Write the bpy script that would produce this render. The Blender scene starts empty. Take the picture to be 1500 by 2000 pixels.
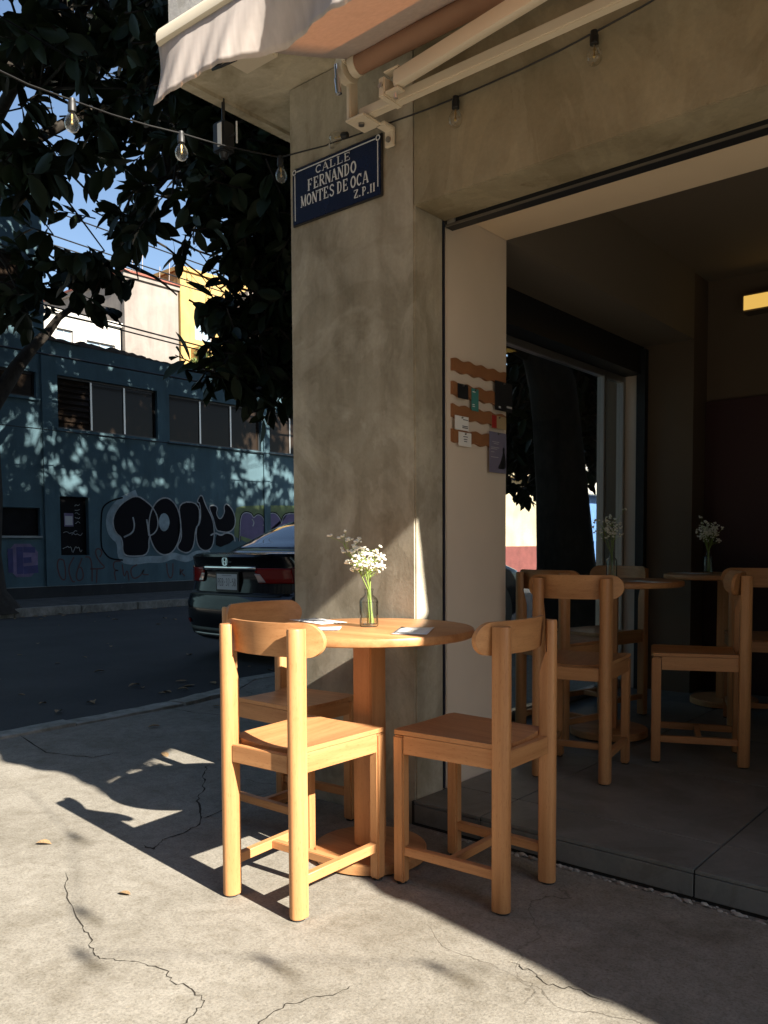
import bpy, bmesh, math, random
import numpy as np
from mathutils import Vector, Matrix

random.seed(7)
RNG = np.random.default_rng(11)
R = math.radians
PI = math.pi
SC = bpy.context.scene
COL = SC.collection

# ------------------------------------------------------------------ camera
def make_camera():
    f_px, yaw, pitch, roll = 1611.0, R(40.1), R(-3.0), R(0.3)
    fwd0 = Vector((-math.sin(yaw), math.cos(yaw), 0))
    right0 = Vector((math.cos(yaw), math.sin(yaw), 0))
    up0 = Vector((0, 0, 1))
    fwd = fwd0 * math.cos(pitch) + up0 * math.sin(pitch)
    up1 = -fwd0 * math.sin(pitch) + up0 * math.cos(pitch)
    right = right0 * math.cos(roll) - up1 * math.sin(roll)
    up = right0 * math.sin(roll) + up1 * math.cos(roll)
    cd = bpy.data.cameras.new('camera')
    cam = bpy.data.objects.new('camera', cd)
    COL.objects.link(cam)
    m = Matrix((right, up, -fwd)).transposed().to_4x4()
    m.translation = (0, 0, 1.0)
    cam.matrix_world = m
    cd.sensor_width = 36.0
    cd.sensor_fit = 'AUTO'
    cd.lens = f_px / 2000.0 * 36.0
    cd.shift_y = 0.075
    cd.clip_start = 0.05
    cd.clip_end = 2000
    SC.camera = cam
make_camera()

# ------------------------------------------------------------------ light
SUN_TO = Vector((1.13, -0.125, 0.741)).normalized()
W = bpy.data.worlds.new('World')
SC.world = W
W.use_nodes = True
wn = W.node_tree.nodes
sky = wn.new('ShaderNodeTexSky')
sky.sky_type = 'NISHITA'
sky.sun_disc = False
sky.sun_elevation = math.asin(SUN_TO.z)
sky.sun_rotation = math.atan2(SUN_TO.x, SUN_TO.y)
sky.air_density = 1.0
sky.dust_density = 0.6
sky.ozone_density = 1.5
bg = wn['Background']
bg.inputs['Strength'].default_value = 0.052
W.node_tree.links.new(sky.outputs[0], bg.inputs['Color'])

sd = bpy.data.lights.new('sun', 'SUN')
sd.energy = 5.0
sd.angle = R(0.5)
sd.color = (1.0, 0.92, 0.80)
sun = bpy.data.objects.new('sun', sd)
COL.objects.link(sun)
sun.location = (20, -2, 18)
sun.rotation_euler = (-SUN_TO).to_track_quat('-Z', 'Y').to_euler()

SC.view_settings.view_transform = 'Standard'
SC.view_settings.look = 'None'
SC.view_settings.gamma = 1.0
SC.view_settings.use_curve_mapping = False
SC.view_settings.exposure = 1.85
SC.cycles.use_denoising = True
SC.cycles.max_bounces = 10
SC.cycles.diffuse_bounces = 6
SC.cycles.transparent_max_bounces = 16
SC.cycles.sample_clamp_indirect = 4.0
SC.cycles.caustics_reflective = False
SC.cycles.caustics_refractive = False

# ------------------------------------------------------------------ materials
def new_mat(name):
    m = bpy.data.materials.new(name)
    m.use_nodes = True
    return m, m.node_tree.nodes, m.node_tree.links, m.node_tree.nodes['Principled BSDF']

def N(nt, t, **kw):
    n = nt.nodes.new(t)
    for k, v in kw.items():
        setattr(n, k, v)
    return n

def tex_noise(nt, vec, scale, detail=4.0, rough=0.55, dist=0.0):
    n = nt.nodes.new('ShaderNodeTexNoise')
    n.inputs['Scale'].default_value = scale
    n.inputs['Detail'].default_value = detail
    n.inputs['Roughness'].default_value = rough
    n.inputs['Distortion'].default_value = dist
    if vec is not None:
        nt.links.new(vec, n.inputs['Vector'])
    return n.outputs['Fac']

def mapping(nt, vec, scale=(1, 1, 1), loc=(0, 0, 0)):
    n = nt.nodes.new('ShaderNodeMapping')
    n.inputs['Scale'].default_value = scale
    n.inputs['Location'].default_value = loc
    nt.links.new(vec, n.inputs['Vector'])
    return n.outputs[0]

def ramp(nt, fac, stops):
    n = nt.nodes.new('ShaderNodeValToRGB')
    els = n.color_ramp.elements
    while len(els) < len(stops):
        els.new(0.5)
    for e, (p, c) in zip(els, stops):
        e.position = p
        e.color = (*c, 1) if len(c) == 3 else c
    nt.links.new(fac, n.inputs[0])
    return n.outputs[0]

def mix(nt, a, b, fac, mode='MIX'):
    n = nt.nodes.new('ShaderNodeMix')
    n.data_type = 'RGBA'
    n.blend_type = mode
    for s, v in (('A', a), ('B', b)):
        sock = [i for i in n.inputs if i.name == s and i.type == 'RGBA'][0]
        if isinstance(v, (tuple, list)):
            sock.default_value = (*v[:3], 1)
        else:
            nt.links.new(v, sock)
    fs = [i for i in n.inputs if i.name == 'Factor' and i.type == 'VALUE'][0]
    if isinstance(fac, (int, float)):
        fs.default_value = fac
    else:
        nt.links.new(fac, fs)
    return [o for o in n.outputs if o.type == 'RGBA'][0]

def math_node(nt, op, a, b=None):
    n = nt.nodes.new('ShaderNodeMath')
    n.operation = op
    for i, v in enumerate((a, b)):
        if v is None:
            continue
        if isinstance(v, (int, float)):
            n.inputs[i].default_value = v
        else:
            nt.links.new(v, n.inputs[i])
    return n.outputs[0]

def bump(nt, bs, height, strength=0.3, dist=0.01):
    n = nt.nodes.new('ShaderNodeBump')
    n.inputs['Strength'].default_value = strength
    n.inputs['Distance'].default_value = dist
    nt.links.new(height, n.inputs['Height'])
    nt.links.new(n.outputs[0], bs.inputs['Normal'])

def coords(nt, rnd=False):
    t = nt.nodes.new('ShaderNodeTexCoord').outputs['Object']
    if not rnd:
        return t
    oi = nt.nodes.new('ShaderNodeObjectInfo')
    c = nt.nodes.new('ShaderNodeCombineXYZ')
    for i, k in enumerate((7.3, 13.1, 5.7)):
        nt.links.new(math_node(nt, 'MULTIPLY', oi.outputs['Random'], k), c.inputs[i])
    v = nt.nodes.new('ShaderNodeVectorMath')
    v.operation = 'ADD'
    nt.links.new(t, v.inputs[0])
    nt.links.new(c.outputs[0], v.inputs[1])
    return v.outputs[0]

MATS = {}
def simple(name, col, rough=0.5, metal=0.0, spec=0.5, var=None, bmp=None, coat=0.0):
    if name in MATS:
        return MATS[name]
    m, ns, lk, bs = new_mat(name)
    nt = m.node_tree
    bs.inputs['Base Color'].default_value = (*col, 1)
    bs.inputs['Roughness'].default_value = rough
    bs.inputs['Metallic'].default_value = metal
    bs.inputs['Specular IOR Level'].default_value = spec
    if coat:
        bs.inputs['Coat Weight'].default_value = coat
        bs.inputs['Coat Roughness'].default_value = 0.04
    v = None
    if var or bmp:
        v = coords(nt, True)
    if var:
        sc, amt = var
        f = tex_noise(nt, v, sc, 5)
        lo = tuple(c * (1 - amt) for c in col)
        hi = tuple(min(1, c * (1 + amt)) for c in col)
        c = ramp(nt, f, [(0.3, lo), (0.7, hi)])
        lk.new(c, bs.inputs['Base Color'])
    if bmp:
        sc, st, d = bmp
        bump(nt, bs, tex_noise(nt, v, sc, 6), st, d)
    MATS[name] = m
    return m

def wood(name, axis, a=(0.36, 0.158, 0.060), b=(0.56, 0.290, 0.124)):
    if name in MATS:
        return MATS[name]
    m, ns, lk, bs = new_mat(name)
    nt = m.node_tree
    v = coords(nt, True)
    s1 = [9.0] * 3; s1[axis] = 0.7
    s2 = [70.0] * 3; s2[axis] = 3.0
    s3 = [420.0] * 3; s3[axis] = 55.0
    g1 = tex_noise(nt, mapping(nt, v, s1), 1.0, 4, 0.55, 0.6)
    g2 = tex_noise(nt, mapping(nt, v, s2), 1.0, 3, 0.6, 0.2)
    g3 = tex_noise(nt, mapping(nt, v, s3), 1.0, 1, 0.5)
    f = math_node(nt, 'ADD', math_node(nt, 'MULTIPLY', g1, 0.6), math_node(nt, 'MULTIPLY', g2, 0.4))
    c = ramp(nt, f, [(0.34, a), (0.66, b)])
    fl = ramp(nt, g3, [(0.60, (1, 1, 1)), (0.74, (0.66, 0.58, 0.5))])
    c = mix(nt, c, fl, 0.55, 'MULTIPLY')
    lk.new(c, bs.inputs['Base Color'])
    bs.inputs['Roughness'].default_value = 0.42
    bs.inputs['Specular IOR Level'].default_value = 0.35
    bump(nt, bs, g2, 0.12, 0.002)
    MATS[name] = m
    return m

def concrete(name, lo, mid, hi, scale=1.0, streak=True, bstr=0.25, rough=0.88):
    if name in MATS:
        return MATS[name]
    m, ns, lk, bs = new_mat(name)
    nt = m.node_tree
    v = coords(nt)
    big = tex_noise(nt, v, 1.7 * scale, 5, 0.6, 0.5)
    patch = tex_noise(nt, mapping(nt, v, (4.2, 4.2, 2.6), (3, 1, 8)), 1.0 * scale, 4, 0.62, 0.9)
    st = tex_noise(nt, mapping(nt, v, (9, 9, 0.7)), 1.0 * scale, 4, 0.6)
    fine = tex_noise(nt, v, 60 * scale, 6, 0.7)
    f = math_node(nt, 'ADD', math_node(nt, 'MULTIPLY', big, 0.45), math_node(nt, 'MULTIPLY', patch, 0.4))
    if streak:
        f = math_node(nt, 'ADD', f, math_node(nt, 'MULTIPLY', st, 0.25))
        f = math_node(nt, 'SUBTRACT', f, 0.07)
    else:
        f = math_node(nt, 'ADD', f, 0.06)
    c = ramp(nt, f, [(0.33, lo), (0.47, mid), (0.60, hi)])
    tro = tex_noise(nt, mapping(nt, v, (1.6, 1.6, 1.1), (7, 2, 4)), 1.0 * scale, 5, 0.6, 2.2)
    c = mix(nt, c, ramp(nt, tro, [(0.44, (0.84, 0.83, 0.80)), (0.475, (1, 1, 1)), (0.545, (1, 1, 1)), (0.575, (1.13, 1.13, 1.12))]), 0.8, 'MULTIPLY')
    sp = ramp(nt, fine, [(0.35, (0.88, 0.88, 0.88)), (0.62, (1.03, 1.03, 1.03))])
    c = mix(nt, c, sp, 0.6, 'MULTIPLY')
    # small pits and stains with a shape of their own
    pit = tex_noise(nt, v, 24 * scale, 3, 0.5)
    pm = ramp(nt, pit, [(0.70, (1, 1, 1)), (0.78, (0.62, 0.58, 0.54))])
    c = mix(nt, c, pm, 0.6, 'MULTIPLY')
    lk.new(c, bs.inputs['Base Color'])
    bs.inputs['Roughness'].default_value = rough
    bs.inputs['Specular IOR Level'].default_value = 0.25
    h = math_node(nt, 'ADD', math_node(nt, 'MULTIPLY', patch, 0.5), math_node(nt, 'MULTIPLY', fine, 0.35))
    bump(nt, bs, h, bstr, 0.012)
    MATS[name] = m
    return m

def sidewalk_mat():
    m, ns, lk, bs = new_mat('sidewalk_concrete')
    nt = m.node_tree
    v = coords(nt)
    big = tex_noise(nt, v, 0.9, 5, 0.6, 0.4)
    med = tex_noise(nt, v, 5.5, 5, 0.65, 0.5)
    fine = tex_noise(nt, v, 130, 5, 0.8)
    grit = nt.nodes.new('ShaderNodeTexVoronoi')
    grit.inputs['Scale'].default_value = 150
    lk.new(v, grit.inputs['Vector'])
    f = math_node(nt, 'ADD', math_node(nt, 'MULTIPLY', big, 0.45), math_node(nt, 'MULTIPLY', med, 0.55))
    c = ramp(nt, f, [(0.30, (0.165, 0.150, 0.122)), (0.50, (0.235, 0.218, 0.186)), (0.70, (0.300, 0.282, 0.246))])
    sp = ramp(nt, fine, [(0.32, (0.48, 0.47, 0.45)), (0.50, (1, 1, 1)), (0.72, (1.30, 1.28, 1.24))])
    c = mix(nt, c, sp, 0.8, 'MULTIPLY')
    gg = ramp(nt, grit.outputs['Color'], [(0.0, (0.55, 0.53, 0.5)), (0.16, (1, 1, 1)), (0.85, (1, 1, 1)), (1.0, (1.35, 1.32, 1.25))])
    c = mix(nt, c, gg, 0.5, 'MULTIPLY')
    # dark oily smudges
    sm = tex_noise(nt, mapping(nt, v, (1, 1, 1), (4.1, 9.2, 0)), 3.1, 3, 0.5, 0.3)
    smm = ramp(nt, sm, [(0.60, (1, 1, 1)), (0.74, (0.62, 0.58, 0.52))])
    c = mix(nt, c, smm, 0.55, 'MULTIPLY')
    blot = tex_noise(nt, mapping(nt, v, (1, 1, 1), (1.7, 3.3, 0)), 24, 7, 0.8, 0.4)
    c = mix(nt, c, ramp(nt, blot, [(0.36, (0.74, 0.72, 0.68)), (0.54, (1, 1, 1)), (0.70, (1.12, 1.11, 1.08))]), 0.8, 'MULTIPLY')
    # cracks: warped voronoi borders, thinned out by a mask
    wv = nt.nodes.new('ShaderNodeTexNoise')
    wv.inputs['Scale'].default_value = 3.2
    wv.inputs['Detail'].default_value = 6
    lk.new(v, wv.inputs['Vector'])
    wm = nt.nodes.new('ShaderNodeVectorMath'); wm.operation = 'SCALE'
    lk.new(wv.outputs['Color'], wm.inputs[0]); wm.inputs['Scale'].default_value = 0.42
    wa = nt.nodes.new('ShaderNodeVectorMath'); wa.operation = 'ADD'
    lk.new(v, wa.inputs[0]); lk.new(wm.outputs[0], wa.inputs[1])
    vo = nt.nodes.new('ShaderNodeTexVoronoi')
    vo.feature = 'DISTANCE_TO_EDGE'
    vo.inputs['Scale'].default_value = 0.95
    lk.new(wa.outputs[0], vo.inputs['Vector'])
    cr = ramp(nt, vo.outputs['Distance'], [(0.0, (0.15, 0.15, 0.15)), (0.0035, (1, 1, 1))])
    mk = ramp(nt, tex_noise(nt, mapping(nt, v, (1, 1, 1), (2, 5, 0)), 1.3, 2), [(0.50, (0, 0, 0)), (0.60, (.85, .85, .85))])
    crm = mix(nt, (1, 1, 1), cr, mk)
    c = mix(nt, c, mix(nt, (0.22, 0.2, 0.17), (1, 1, 1), crm), 1.0, 'MULTIPLY')
    lk.new(c, bs.inputs['Base Color'])
    bs.inputs['Roughness'].default_value = 0.92
    bs.inputs['Specular IOR Level'].default_value = 0.2
    h = math_node(nt, 'ADD', math_node(nt, 'MULTIPLY', fine, 0.6), math_node(nt, 'MULTIPLY', med, 0.6))
    h = math_node(nt, 'ADD', h, math_node(nt, 'MULTIPLY', grit.outputs['Distance'], 0.4))
    h = math_node(nt, 'ADD', h, math_node(nt, 'MULTIPLY', crm, 1.2))
    bump(nt, bs, h, 0.30, 0.004)
    return m

def asphalt_mat():
    m, ns, lk, bs = new_mat('asphalt')
    nt = m.node_tree
    v = coords(nt)
    a = tex_noise(nt, v, 1.3, 5, 0.6)
    b = tex_noise(nt, v, 90, 4, 0.7)
    c = ramp(nt, a, [(0.3, (0.020, 0.021, 0.024)), (0.7, (0.040, 0.040, 0.042))])
    c = mix(nt, c, ramp(nt, b, [(0.35, (0.6, 0.6, 0.6)), (0.7, (1.4, 1.4, 1.4))]), 0.8, 'MULTIPLY')
    lk.new(c, bs.inputs['Base Color'])
    bs.inputs['Roughness'].default_value = 0.85
    bump(nt, bs, b, 0.5, 0.006)
    return m

def painted_wall(name, col, stain=(0.05, 0.08, 0.09)):
    m, ns, lk, bs = new_mat(name)
    nt = m.node_tree
    v = coords(nt)
    a = tex_noise(nt, v, 1.1, 6, 0.65, 0.5)
    b = tex_noise(nt, mapping(nt, v, (3, 3, 0.35)), 1.0, 5, 0.65)
    fl = tex_noise(nt, v, 9, 4, 0.6, 0.3)
    lo = tuple(c * 0.72 for c in col); hi = tuple(min(1, c * 1.25) for c in col)
    c = ramp(nt, math_node(nt, 'ADD', math_node(nt, 'MULTIPLY', a, 0.55), math_node(nt, 'MULTIPLY', b, 0.45)), [(0.33, lo), (0.66, hi)])
    c = mix(nt, c, stain, ramp(nt, b, [(0.60, (0, 0, 0)), (0.82, (0.7, 0.7, 0.7))]))
    c = mix(nt, c, tuple(min(1, x * 1.5 + 0.05) for x in col), ramp(nt, fl, [(0.70, (0, 0, 0)), (0.74, (0.5, 0.5, 0.5))]))
    lk.new(c, bs.inputs['Base Color'])
    bs.inputs['Roughness'].default_value = 0.85
    bs.inputs['Specular IOR Level'].default_value = 0.2
    bump(nt, bs, tex_noise(nt, v, 30, 5, 0.6), 0.3, 0.01)
    return m

def glass_pane(name, tint=(0.9, 0.93, 0.92), ior=1.5, edge=None, frost=0.0):
    m = bpy.data.materials.new(name); m.use_nodes = True
    nt = m.node_tree; nt.nodes.clear()
    out = nt.nodes.new('ShaderNodeOutputMaterial')
    tr = nt.nodes.new('ShaderNodeBsdfTransparent'); tr.inputs[0].default_value = (*tint, 1)
    gl = nt.nodes.new('ShaderNodeBsdfGlossy'); gl.inputs['Roughness'].default_value = 0.01
    lw = nt.nodes.new('ShaderNodeLayerWeight'); lw.inputs[0].default_value = 0.5
    p5 = math_node(nt, 'POWER', lw.outputs['Facing'], 5.0 / (ior - .5))
    fr = math_node(nt, 'ADD', math_node(nt, 'MULTIPLY', p5, .9), .04)
    if edge is not None:
        cl = ramp(nt, lw.outputs['Facing'], [(.0, tint), (.45, tint), (.85, edge)])  # rim colour darkened by view angle to stand in for refraction
        nt.links.new(cl, tr.inputs[0])
    mx = nt.nodes.new('ShaderNodeMixShader')
    nt.links.new(fr, mx.inputs[0]); nt.links.new(tr.outputs[0], mx.inputs[1]); nt.links.new(gl.outputs[0], mx.inputs[2])
    last = mx.outputs[0]
    if frost:
        df = nt.nodes.new('ShaderNodeBsdfTranslucent'); df.inputs[0].default_value = (.9, .87, .8, 1)
        m2 = nt.nodes.new('ShaderNodeMixShader'); m2.inputs[0].default_value = frost
        nt.links.new(last, m2.inputs[1]); nt.links.new(df.outputs[0], m2.inputs[2]); last = m2.outputs[0]
    nt.links.new(last, out.inputs[0])
    return m

def fabric_mat(name, col, trans, fac=0.45):
    m = bpy.data.materials.new(name); m.use_nodes = True
    nt = m.node_tree; nt.nodes.clear()
    out = nt.nodes.new('ShaderNodeOutputMaterial')
    v = coords(nt)
    st = tex_noise(nt, mapping(nt, v, (60, 60, 2.0)), 1.0, 3)
    c = ramp(nt, st, [(0.3, tuple(x * 0.86 for x in col)), (0.7, col)])
    blot = tex_noise(nt, v, 7, 4, 0.6, 0.4)
    c = mix(nt, c, tuple(x * 0.72 for x in col), ramp(nt, blot, [(0.6, (0, 0, 0)), (0.8, (0.8, 0.8, 0.8))]))
    df = nt.nodes.new('ShaderNodeBsdfDiffuse'); nt.links.new(c, df.inputs[0])
    tl = nt.nodes.new('ShaderNodeBsdfTranslucent'); tl.inputs[0].default_value = (*trans, 1)
    mx = nt.nodes.new('ShaderNodeMixShader'); mx.inputs[0].default_value = fac
    nt.links.new(df.outputs[0], mx.inputs[1]); nt.links.new(tl.outputs[0], mx.inputs[2])
    nt.links.new(mx.outputs[0], out.inputs[0])
    return m

def glass_solid(name, ior=1.45, col=(1, 1, 1)):
    m, ns, lk, bs = new_mat(name)
    bs.inputs['Base Color'].default_value = (*col, 1)
    bs.inputs['Roughness'].default_value = 0.0
    bs.inputs['IOR'].default_value = ior
    bs.inputs['Transmission Weight'].default_value = 1.0
    return m

def leaf_mat(name, a, b, rough=0.35, spec=0.4):
    m, ns, lk, bs = new_mat(name)
    nt = m.node_tree
    v = coords(nt)
    c = ramp(nt, tex_noise(nt, v, 1.4, 2), [(0.35, a), (0.65, b)])
    lk.new(c, bs.inputs['Base Color'])
    bs.inputs['Roughness'].default_value = rough
    bs.inputs['Specular IOR Level'].default_value = spec
    return m

def emit(name, col, st):
    m = bpy.data.materials.new(name); m.use_nodes = True
    nt = m.node_tree; nt.nodes.clear()
    out = nt.nodes.new('ShaderNodeOutputMaterial')
    e = nt.nodes.new('ShaderNodeEmission'); e.inputs[0].default_value = (*col, 1); e.inputs[1].default_value = st
    nt.links.new(e.outputs[0], out.inputs[0])
    return m

M = dict(
    sidewalk=sidewalk_mat(), asphalt=asphalt_mat(),
    kerb=concrete('kerb_concrete', (0.16, 0.15, 0.13), (0.25, 0.24, 0.21), (0.34, 0.32, 0.29), 3, False),
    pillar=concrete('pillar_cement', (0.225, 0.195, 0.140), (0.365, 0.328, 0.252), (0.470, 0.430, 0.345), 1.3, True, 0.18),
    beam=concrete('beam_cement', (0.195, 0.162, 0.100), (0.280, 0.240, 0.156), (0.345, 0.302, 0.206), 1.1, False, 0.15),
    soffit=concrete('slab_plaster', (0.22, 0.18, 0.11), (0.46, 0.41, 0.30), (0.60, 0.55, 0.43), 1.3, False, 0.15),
    upper=concrete('upper_plaster', (0.52, 0.50, 0.47), (0.60, 0.58, 0.55), (0.66, 0.64, 0.61), 2.0, False),
    cream=simple('cream_wall', (0.68, 0.575, 0.46), 0.7, var=(2.5, 0.05), bmp=(40, 0.08, 0.004)),
    lintel=simple('lintel_paint', (0.76, 0.62, 0.44), 0.6, var=(2, 0.05)),
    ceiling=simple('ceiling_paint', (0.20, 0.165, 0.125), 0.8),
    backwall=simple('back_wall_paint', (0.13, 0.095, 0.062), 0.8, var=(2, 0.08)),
    tile=concrete('floor_tile', (0.130, 0.134, 0.126), (0.155, 0.160, 0.150), (0.185, 0.188, 0.178), 1.4, False, 0.03, 0.38),
    grout=simple('grout', (0.02, 0.02, 0.019), 0.9),
    black=simple('black_metal', (0.012, 0.013, 0.015), 0.5),
    bluebl=simple('blue_black_frame', (0.018, 0.022, 0.035), 0.5),
    steel=simple('track_steel', (0.30, 0.29, 0.27), 0.35, 0.9),
    alu=simple('aluminium', (0.42, 0.41, 0.39), 0.4, 0.8),
    chrome=simple('chrome', (0.85, 0.86, 0.88), 0.08, 1.0),
    ivory=simple('ivory_paint', (0.70, 0.62, 0.48), 0.45, var=(6, 0.04)),
    redwood=simple('dark_red_panel', (0.045, 0.014, 0.014), 0.5, var=(2, 0.1)),
    woodx=wood('beech_x', 0), woody=wood('beech_y', 1), woodz=wood('beech_z', 2),
    cork=simple('brown_strip', (0.27, 0.115, 0.045), 0.6, var=(9, 0.15)),
    rubber=simple('rubber_foot', (0.015, 0.014, 0.013), 0.7),
    navy=simple('navy_enamel', (0.006, 0.010, 0.036), 0.22, spec=0.5, var=(8, 0.25)),
    white=simple('white_enamel', (0.70, 0.69, 0.66), 0.4),
    rust=simple('dark_rim', (0.03, 0.025, 0.02), 0.6),
    paper=simple('paper', (0.78, 0.77, 0.74), 0.7, var=(6, 0.03)),
    ink=simple('ink', (0.06, 0.06, 0.07), 0.7),
    inkl=simple('ink_faint', (0.42, 0.42, 0.43), 0.7),
    glass=glass_pane('window_glass'), bulbglass=glass_pane('bulb_glass', (0.97, 0.95, 0.90), 2.6, None, .10),
    bottle=glass_pane('bottle_glass', (0.97, 0.98, 0.97), 1.6, (0.30, 0.33, 0.28)), water=glass_pane('water', (0.97, 0.98, 0.95), 1.4, (0.22, 0.22, 0.18)),
    stem=leaf_mat('flower_stem', (0.20, 0.30, 0.06), (0.32, 0.42, 0.10), 0.6),
    petal=simple('white_petal', (0.80, 0.78, 0.68), 0.7),
    paint=simple('car_paint', (0.010, 0.011, 0.014), 0.14, 0.2, 0.4, coat=0.35),
    carglass=simple('car_glass', (0.006, 0.007, 0.009), 0.03, 0.0, 1.0),
    plastic=simple('black_plastic', (0.015, 0.015, 0.016), 0.45),
    redlens=simple('red_lens', (0.26, 0.008, 0.006), 0.10, 0, 0.25),
    darkred=simple('dark_red_lens', (0.11, 0.005, 0.005), 0.10, 0, 0.25),
    clearlens=simple('clear_lens', (0.55, 0.40, 0.36), 0.1, 0.3, coat=0.5),
    plate=simple('plate_white', (0.60, 0.61, 0.62), 0.4),
    bluewall=painted_wall('blue_wall_paint', (0.062, 0.110, 0.132)),
    bluewall2=painted_wall('blue_grey_wall_paint', (0.11, 0.16, 0.18)),
    plinth=painted_wall('plinth_paint', (0.03, 0.032, 0.034), (0.02, 0.02, 0.02)),
    line=simple('pale_line', (0.22, 0.25, 0.25), 0.8, var=(4, 0.4)),
    winglass=simple('dark_window_glass', (0.020, 0.014, 0.010), 0.12, 0, 0.10),
    doorblk=simple('black_door', (0.008, 0.008, 0.009), 0.8, spec=0.1, var=(5, 0.3)),
    grafblack=simple('spray_black', (0.006, 0.006, 0.008), 0.8, spec=0.1),
    grafpale=simple('spray_pale', (0.20, 0.27, 0.30), 0.7, var=(5, 0.3)),
    grafline=simple('spray_grey_line', (0.26, 0.28, 0.29), 0.7, var=(9, 0.3)),
    grafpurple=simple('spray_purple', (0.085, 0.065, 0.15), 0.7, var=(6, 0.15)),
    grafgreen=simple('spray_green', (0.085, 0.125, 0.045), 0.7, var=(4, 0.35)),
    grafred=simple('spray_maroon', (0.055, 0.022, 0.024), 0.7),
    grafblue=simple('spray_blue', (0.035, 0.035, 0.13), 0.7, var=(6, 0.2)),
    grafviolet=simple('spray_violet', (0.13, 0.10, 0.19), 0.7, var=(5, 0.25)),
    white_bldg=painted_wall('white_building_paint', (0.50, 0.48, 0.44), (0.36, 0.33, 0.3)),
    grey_bldg=painted_wall('grey_render', (0.21, 0.185, 0.165), (0.15, 0.13, 0.11)),
    yellow_bldg=painted_wall('yellow_building_paint', (0.38, 0.25, 0.095), (0.28, 0.19, 0.09)),
    cream_bldg=painted_wall('cream_building_paint', (0.48, 0.40, 0.27), (0.36, 0.3, 0.2)),
    redplinth=simple('red_plinth', (0.16, 0.045, 0.04), 0.8, var=(3, 0.2)),
    bluefence=simple('blue_fence', (0.10, 0.20, 0.42), 0.6, var=(3, 0.2)),
    skyglass=simple('pale_window_glass', (0.25, 0.33, 0.40), 0.06, 0.0, 0.9),
    frame=simple('grey_window_frame', (0.30, 0.25, 0.22), 0.6),
    rooftile=simple('weathered_roofing', (0.055, 0.045, 0.038), 0.9, var=(6, 0.4)),
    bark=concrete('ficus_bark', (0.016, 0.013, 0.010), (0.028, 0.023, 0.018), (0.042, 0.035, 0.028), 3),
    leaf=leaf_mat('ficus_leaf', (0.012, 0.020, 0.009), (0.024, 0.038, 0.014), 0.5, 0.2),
    leaf2=leaf_mat('shrub_leaf', (0.05, 0.08, 0.02), (0.14, 0.17, 0.05), 0.6),
    dryleaf=simple('dry_leaf', (0.26, 0.17, 0.085), 0.8, var=(12, 0.4)),
    wire=simple('cable_black', (0.012, 0.012, 0.012), 0.5),
    brass=simple('filament_brass', (0.5, 0.36, 0.15), 0.35, 0.9),
    fabric=fabric_mat('awning_fabric', (0.86, 0.80, 0.75), (0.62, 0.36, 0.20), 0.36),
    rollfab=simple('rolled_fabric', (0.33, 0.19, 0.12), 0.85, var=(5, 0.12)),
    lamp_white=simple('lamp_diffuser', (0.85, 0.85, 0.83), 0.3),
    warm=emit('warm_panel', (1.0, 0.60, 0.13), 0.22),
    teal=simple('teal_card', (0.05, 0.22, 0.20), 0.6), cardblk=simple('black_card', (0.012, 0.013, 0.016), 0.5),
    redcard=simple('red_card', (0.30, 0.02, 0.015), 0.6), tan_card=simple('tan_card', (0.38, 0.28, 0.15), 0.6),
    poster=simple('slate_violet_poster', (0.17, 0.16, 0.23), 0.6, var=(5, 0.06)), 
    crack=simple('crack_dirt', (0.045, 0.040, 0.033), 0.95, spec=0.05),
    mortar=simple('broken_mortar', (0.30, 0.28, 0.25), 0.9, var=(20, 0.3)),
)

# ------------------------------------------------------------------ helpers
def link(o):
    COL.objects.link(o); return o

def attach(o, parent):
    """world-space mesh -> child of an un-rotated Empty / object"""
    if parent is not None:
        o.parent = parent
        p = parent; off = Vector((0, 0, 0))
        while p is not None:
            off += p.location; p = p.parent
        o.location = -off
    return o

def finish(name, bm, mat, parent=None, smooth=40, local=False, sub=0):
    me = bpy.data.meshes.new(name)
    bmesh.ops.recalc_face_normals(bm, faces=bm.faces)
    bm.to_mesh(me); bm.free()
    if smooth:
        me.shade_smooth()
        me.set_sharp_from_angle(angle=R(smooth))
    mats = mat if isinstance(mat, (list, tuple)) else [mat]
    for m in mats:
        me.materials.append(m)
    o = bpy.data.objects.new(name, me)
    link(o)
    if parent is not None:
        if local:
            o.parent = parent
        else:
            attach(o, parent)
    return o

def thing(name, label, cat, loc=(0, 0, 0), rz=0.0, group=None):
    o = bpy.data.objects.new(name, None)
    o.empty_display_size = 0.1
    link(o)
    o.location = loc; o.rotation_euler = (0, 0, rz)
    return tag(o, label, cat, group)

def tag(o, label, cat, group=None):
    o['label'] = label; o['category'] = cat
    if group: o['group'] = group
    return o

def struct(o):
    o['kind'] = 'structure'; return o

def box(bm, lo, hi, bev=0.0, seg=2):
    g = bmesh.ops.create_cube(bm, size=1.0)
    vs = g['verts']
    c = [(a + b) / 2 for a, b in zip(lo, hi)]; s = [abs(b - a) for a, b in zip(lo, hi)]
    for v in vs:
        v.co = Vector((c[0] + v.co.x * s[0], c[1] + v.co.y * s[1], c[2] + v.co.z * s[2]))
    if bev > 0:
        es = list({e for v in vs for e in v.link_edges})
        bmesh.ops.bevel(bm, geom=es, offset=bev, segments=seg, affect='EDGES', clamp_overlap=True)
    return vs

def loft(bm, rings, cap=True, closed=True):
    R_ = [[bm.verts.new(p) for p in r] for r in rings]
    n = len(R_[0])
    for a, b in zip(R_[:-1], R_[1:]):
        for i in range(n if closed else n - 1):
            j = (i + 1) % n
            bm.faces.new((a[i], a[j], b[j], b[i]))
    if cap and closed:
        bm.faces.new(R_[0][::-1]); bm.faces.new(R_[-1])
    return R_

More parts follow.
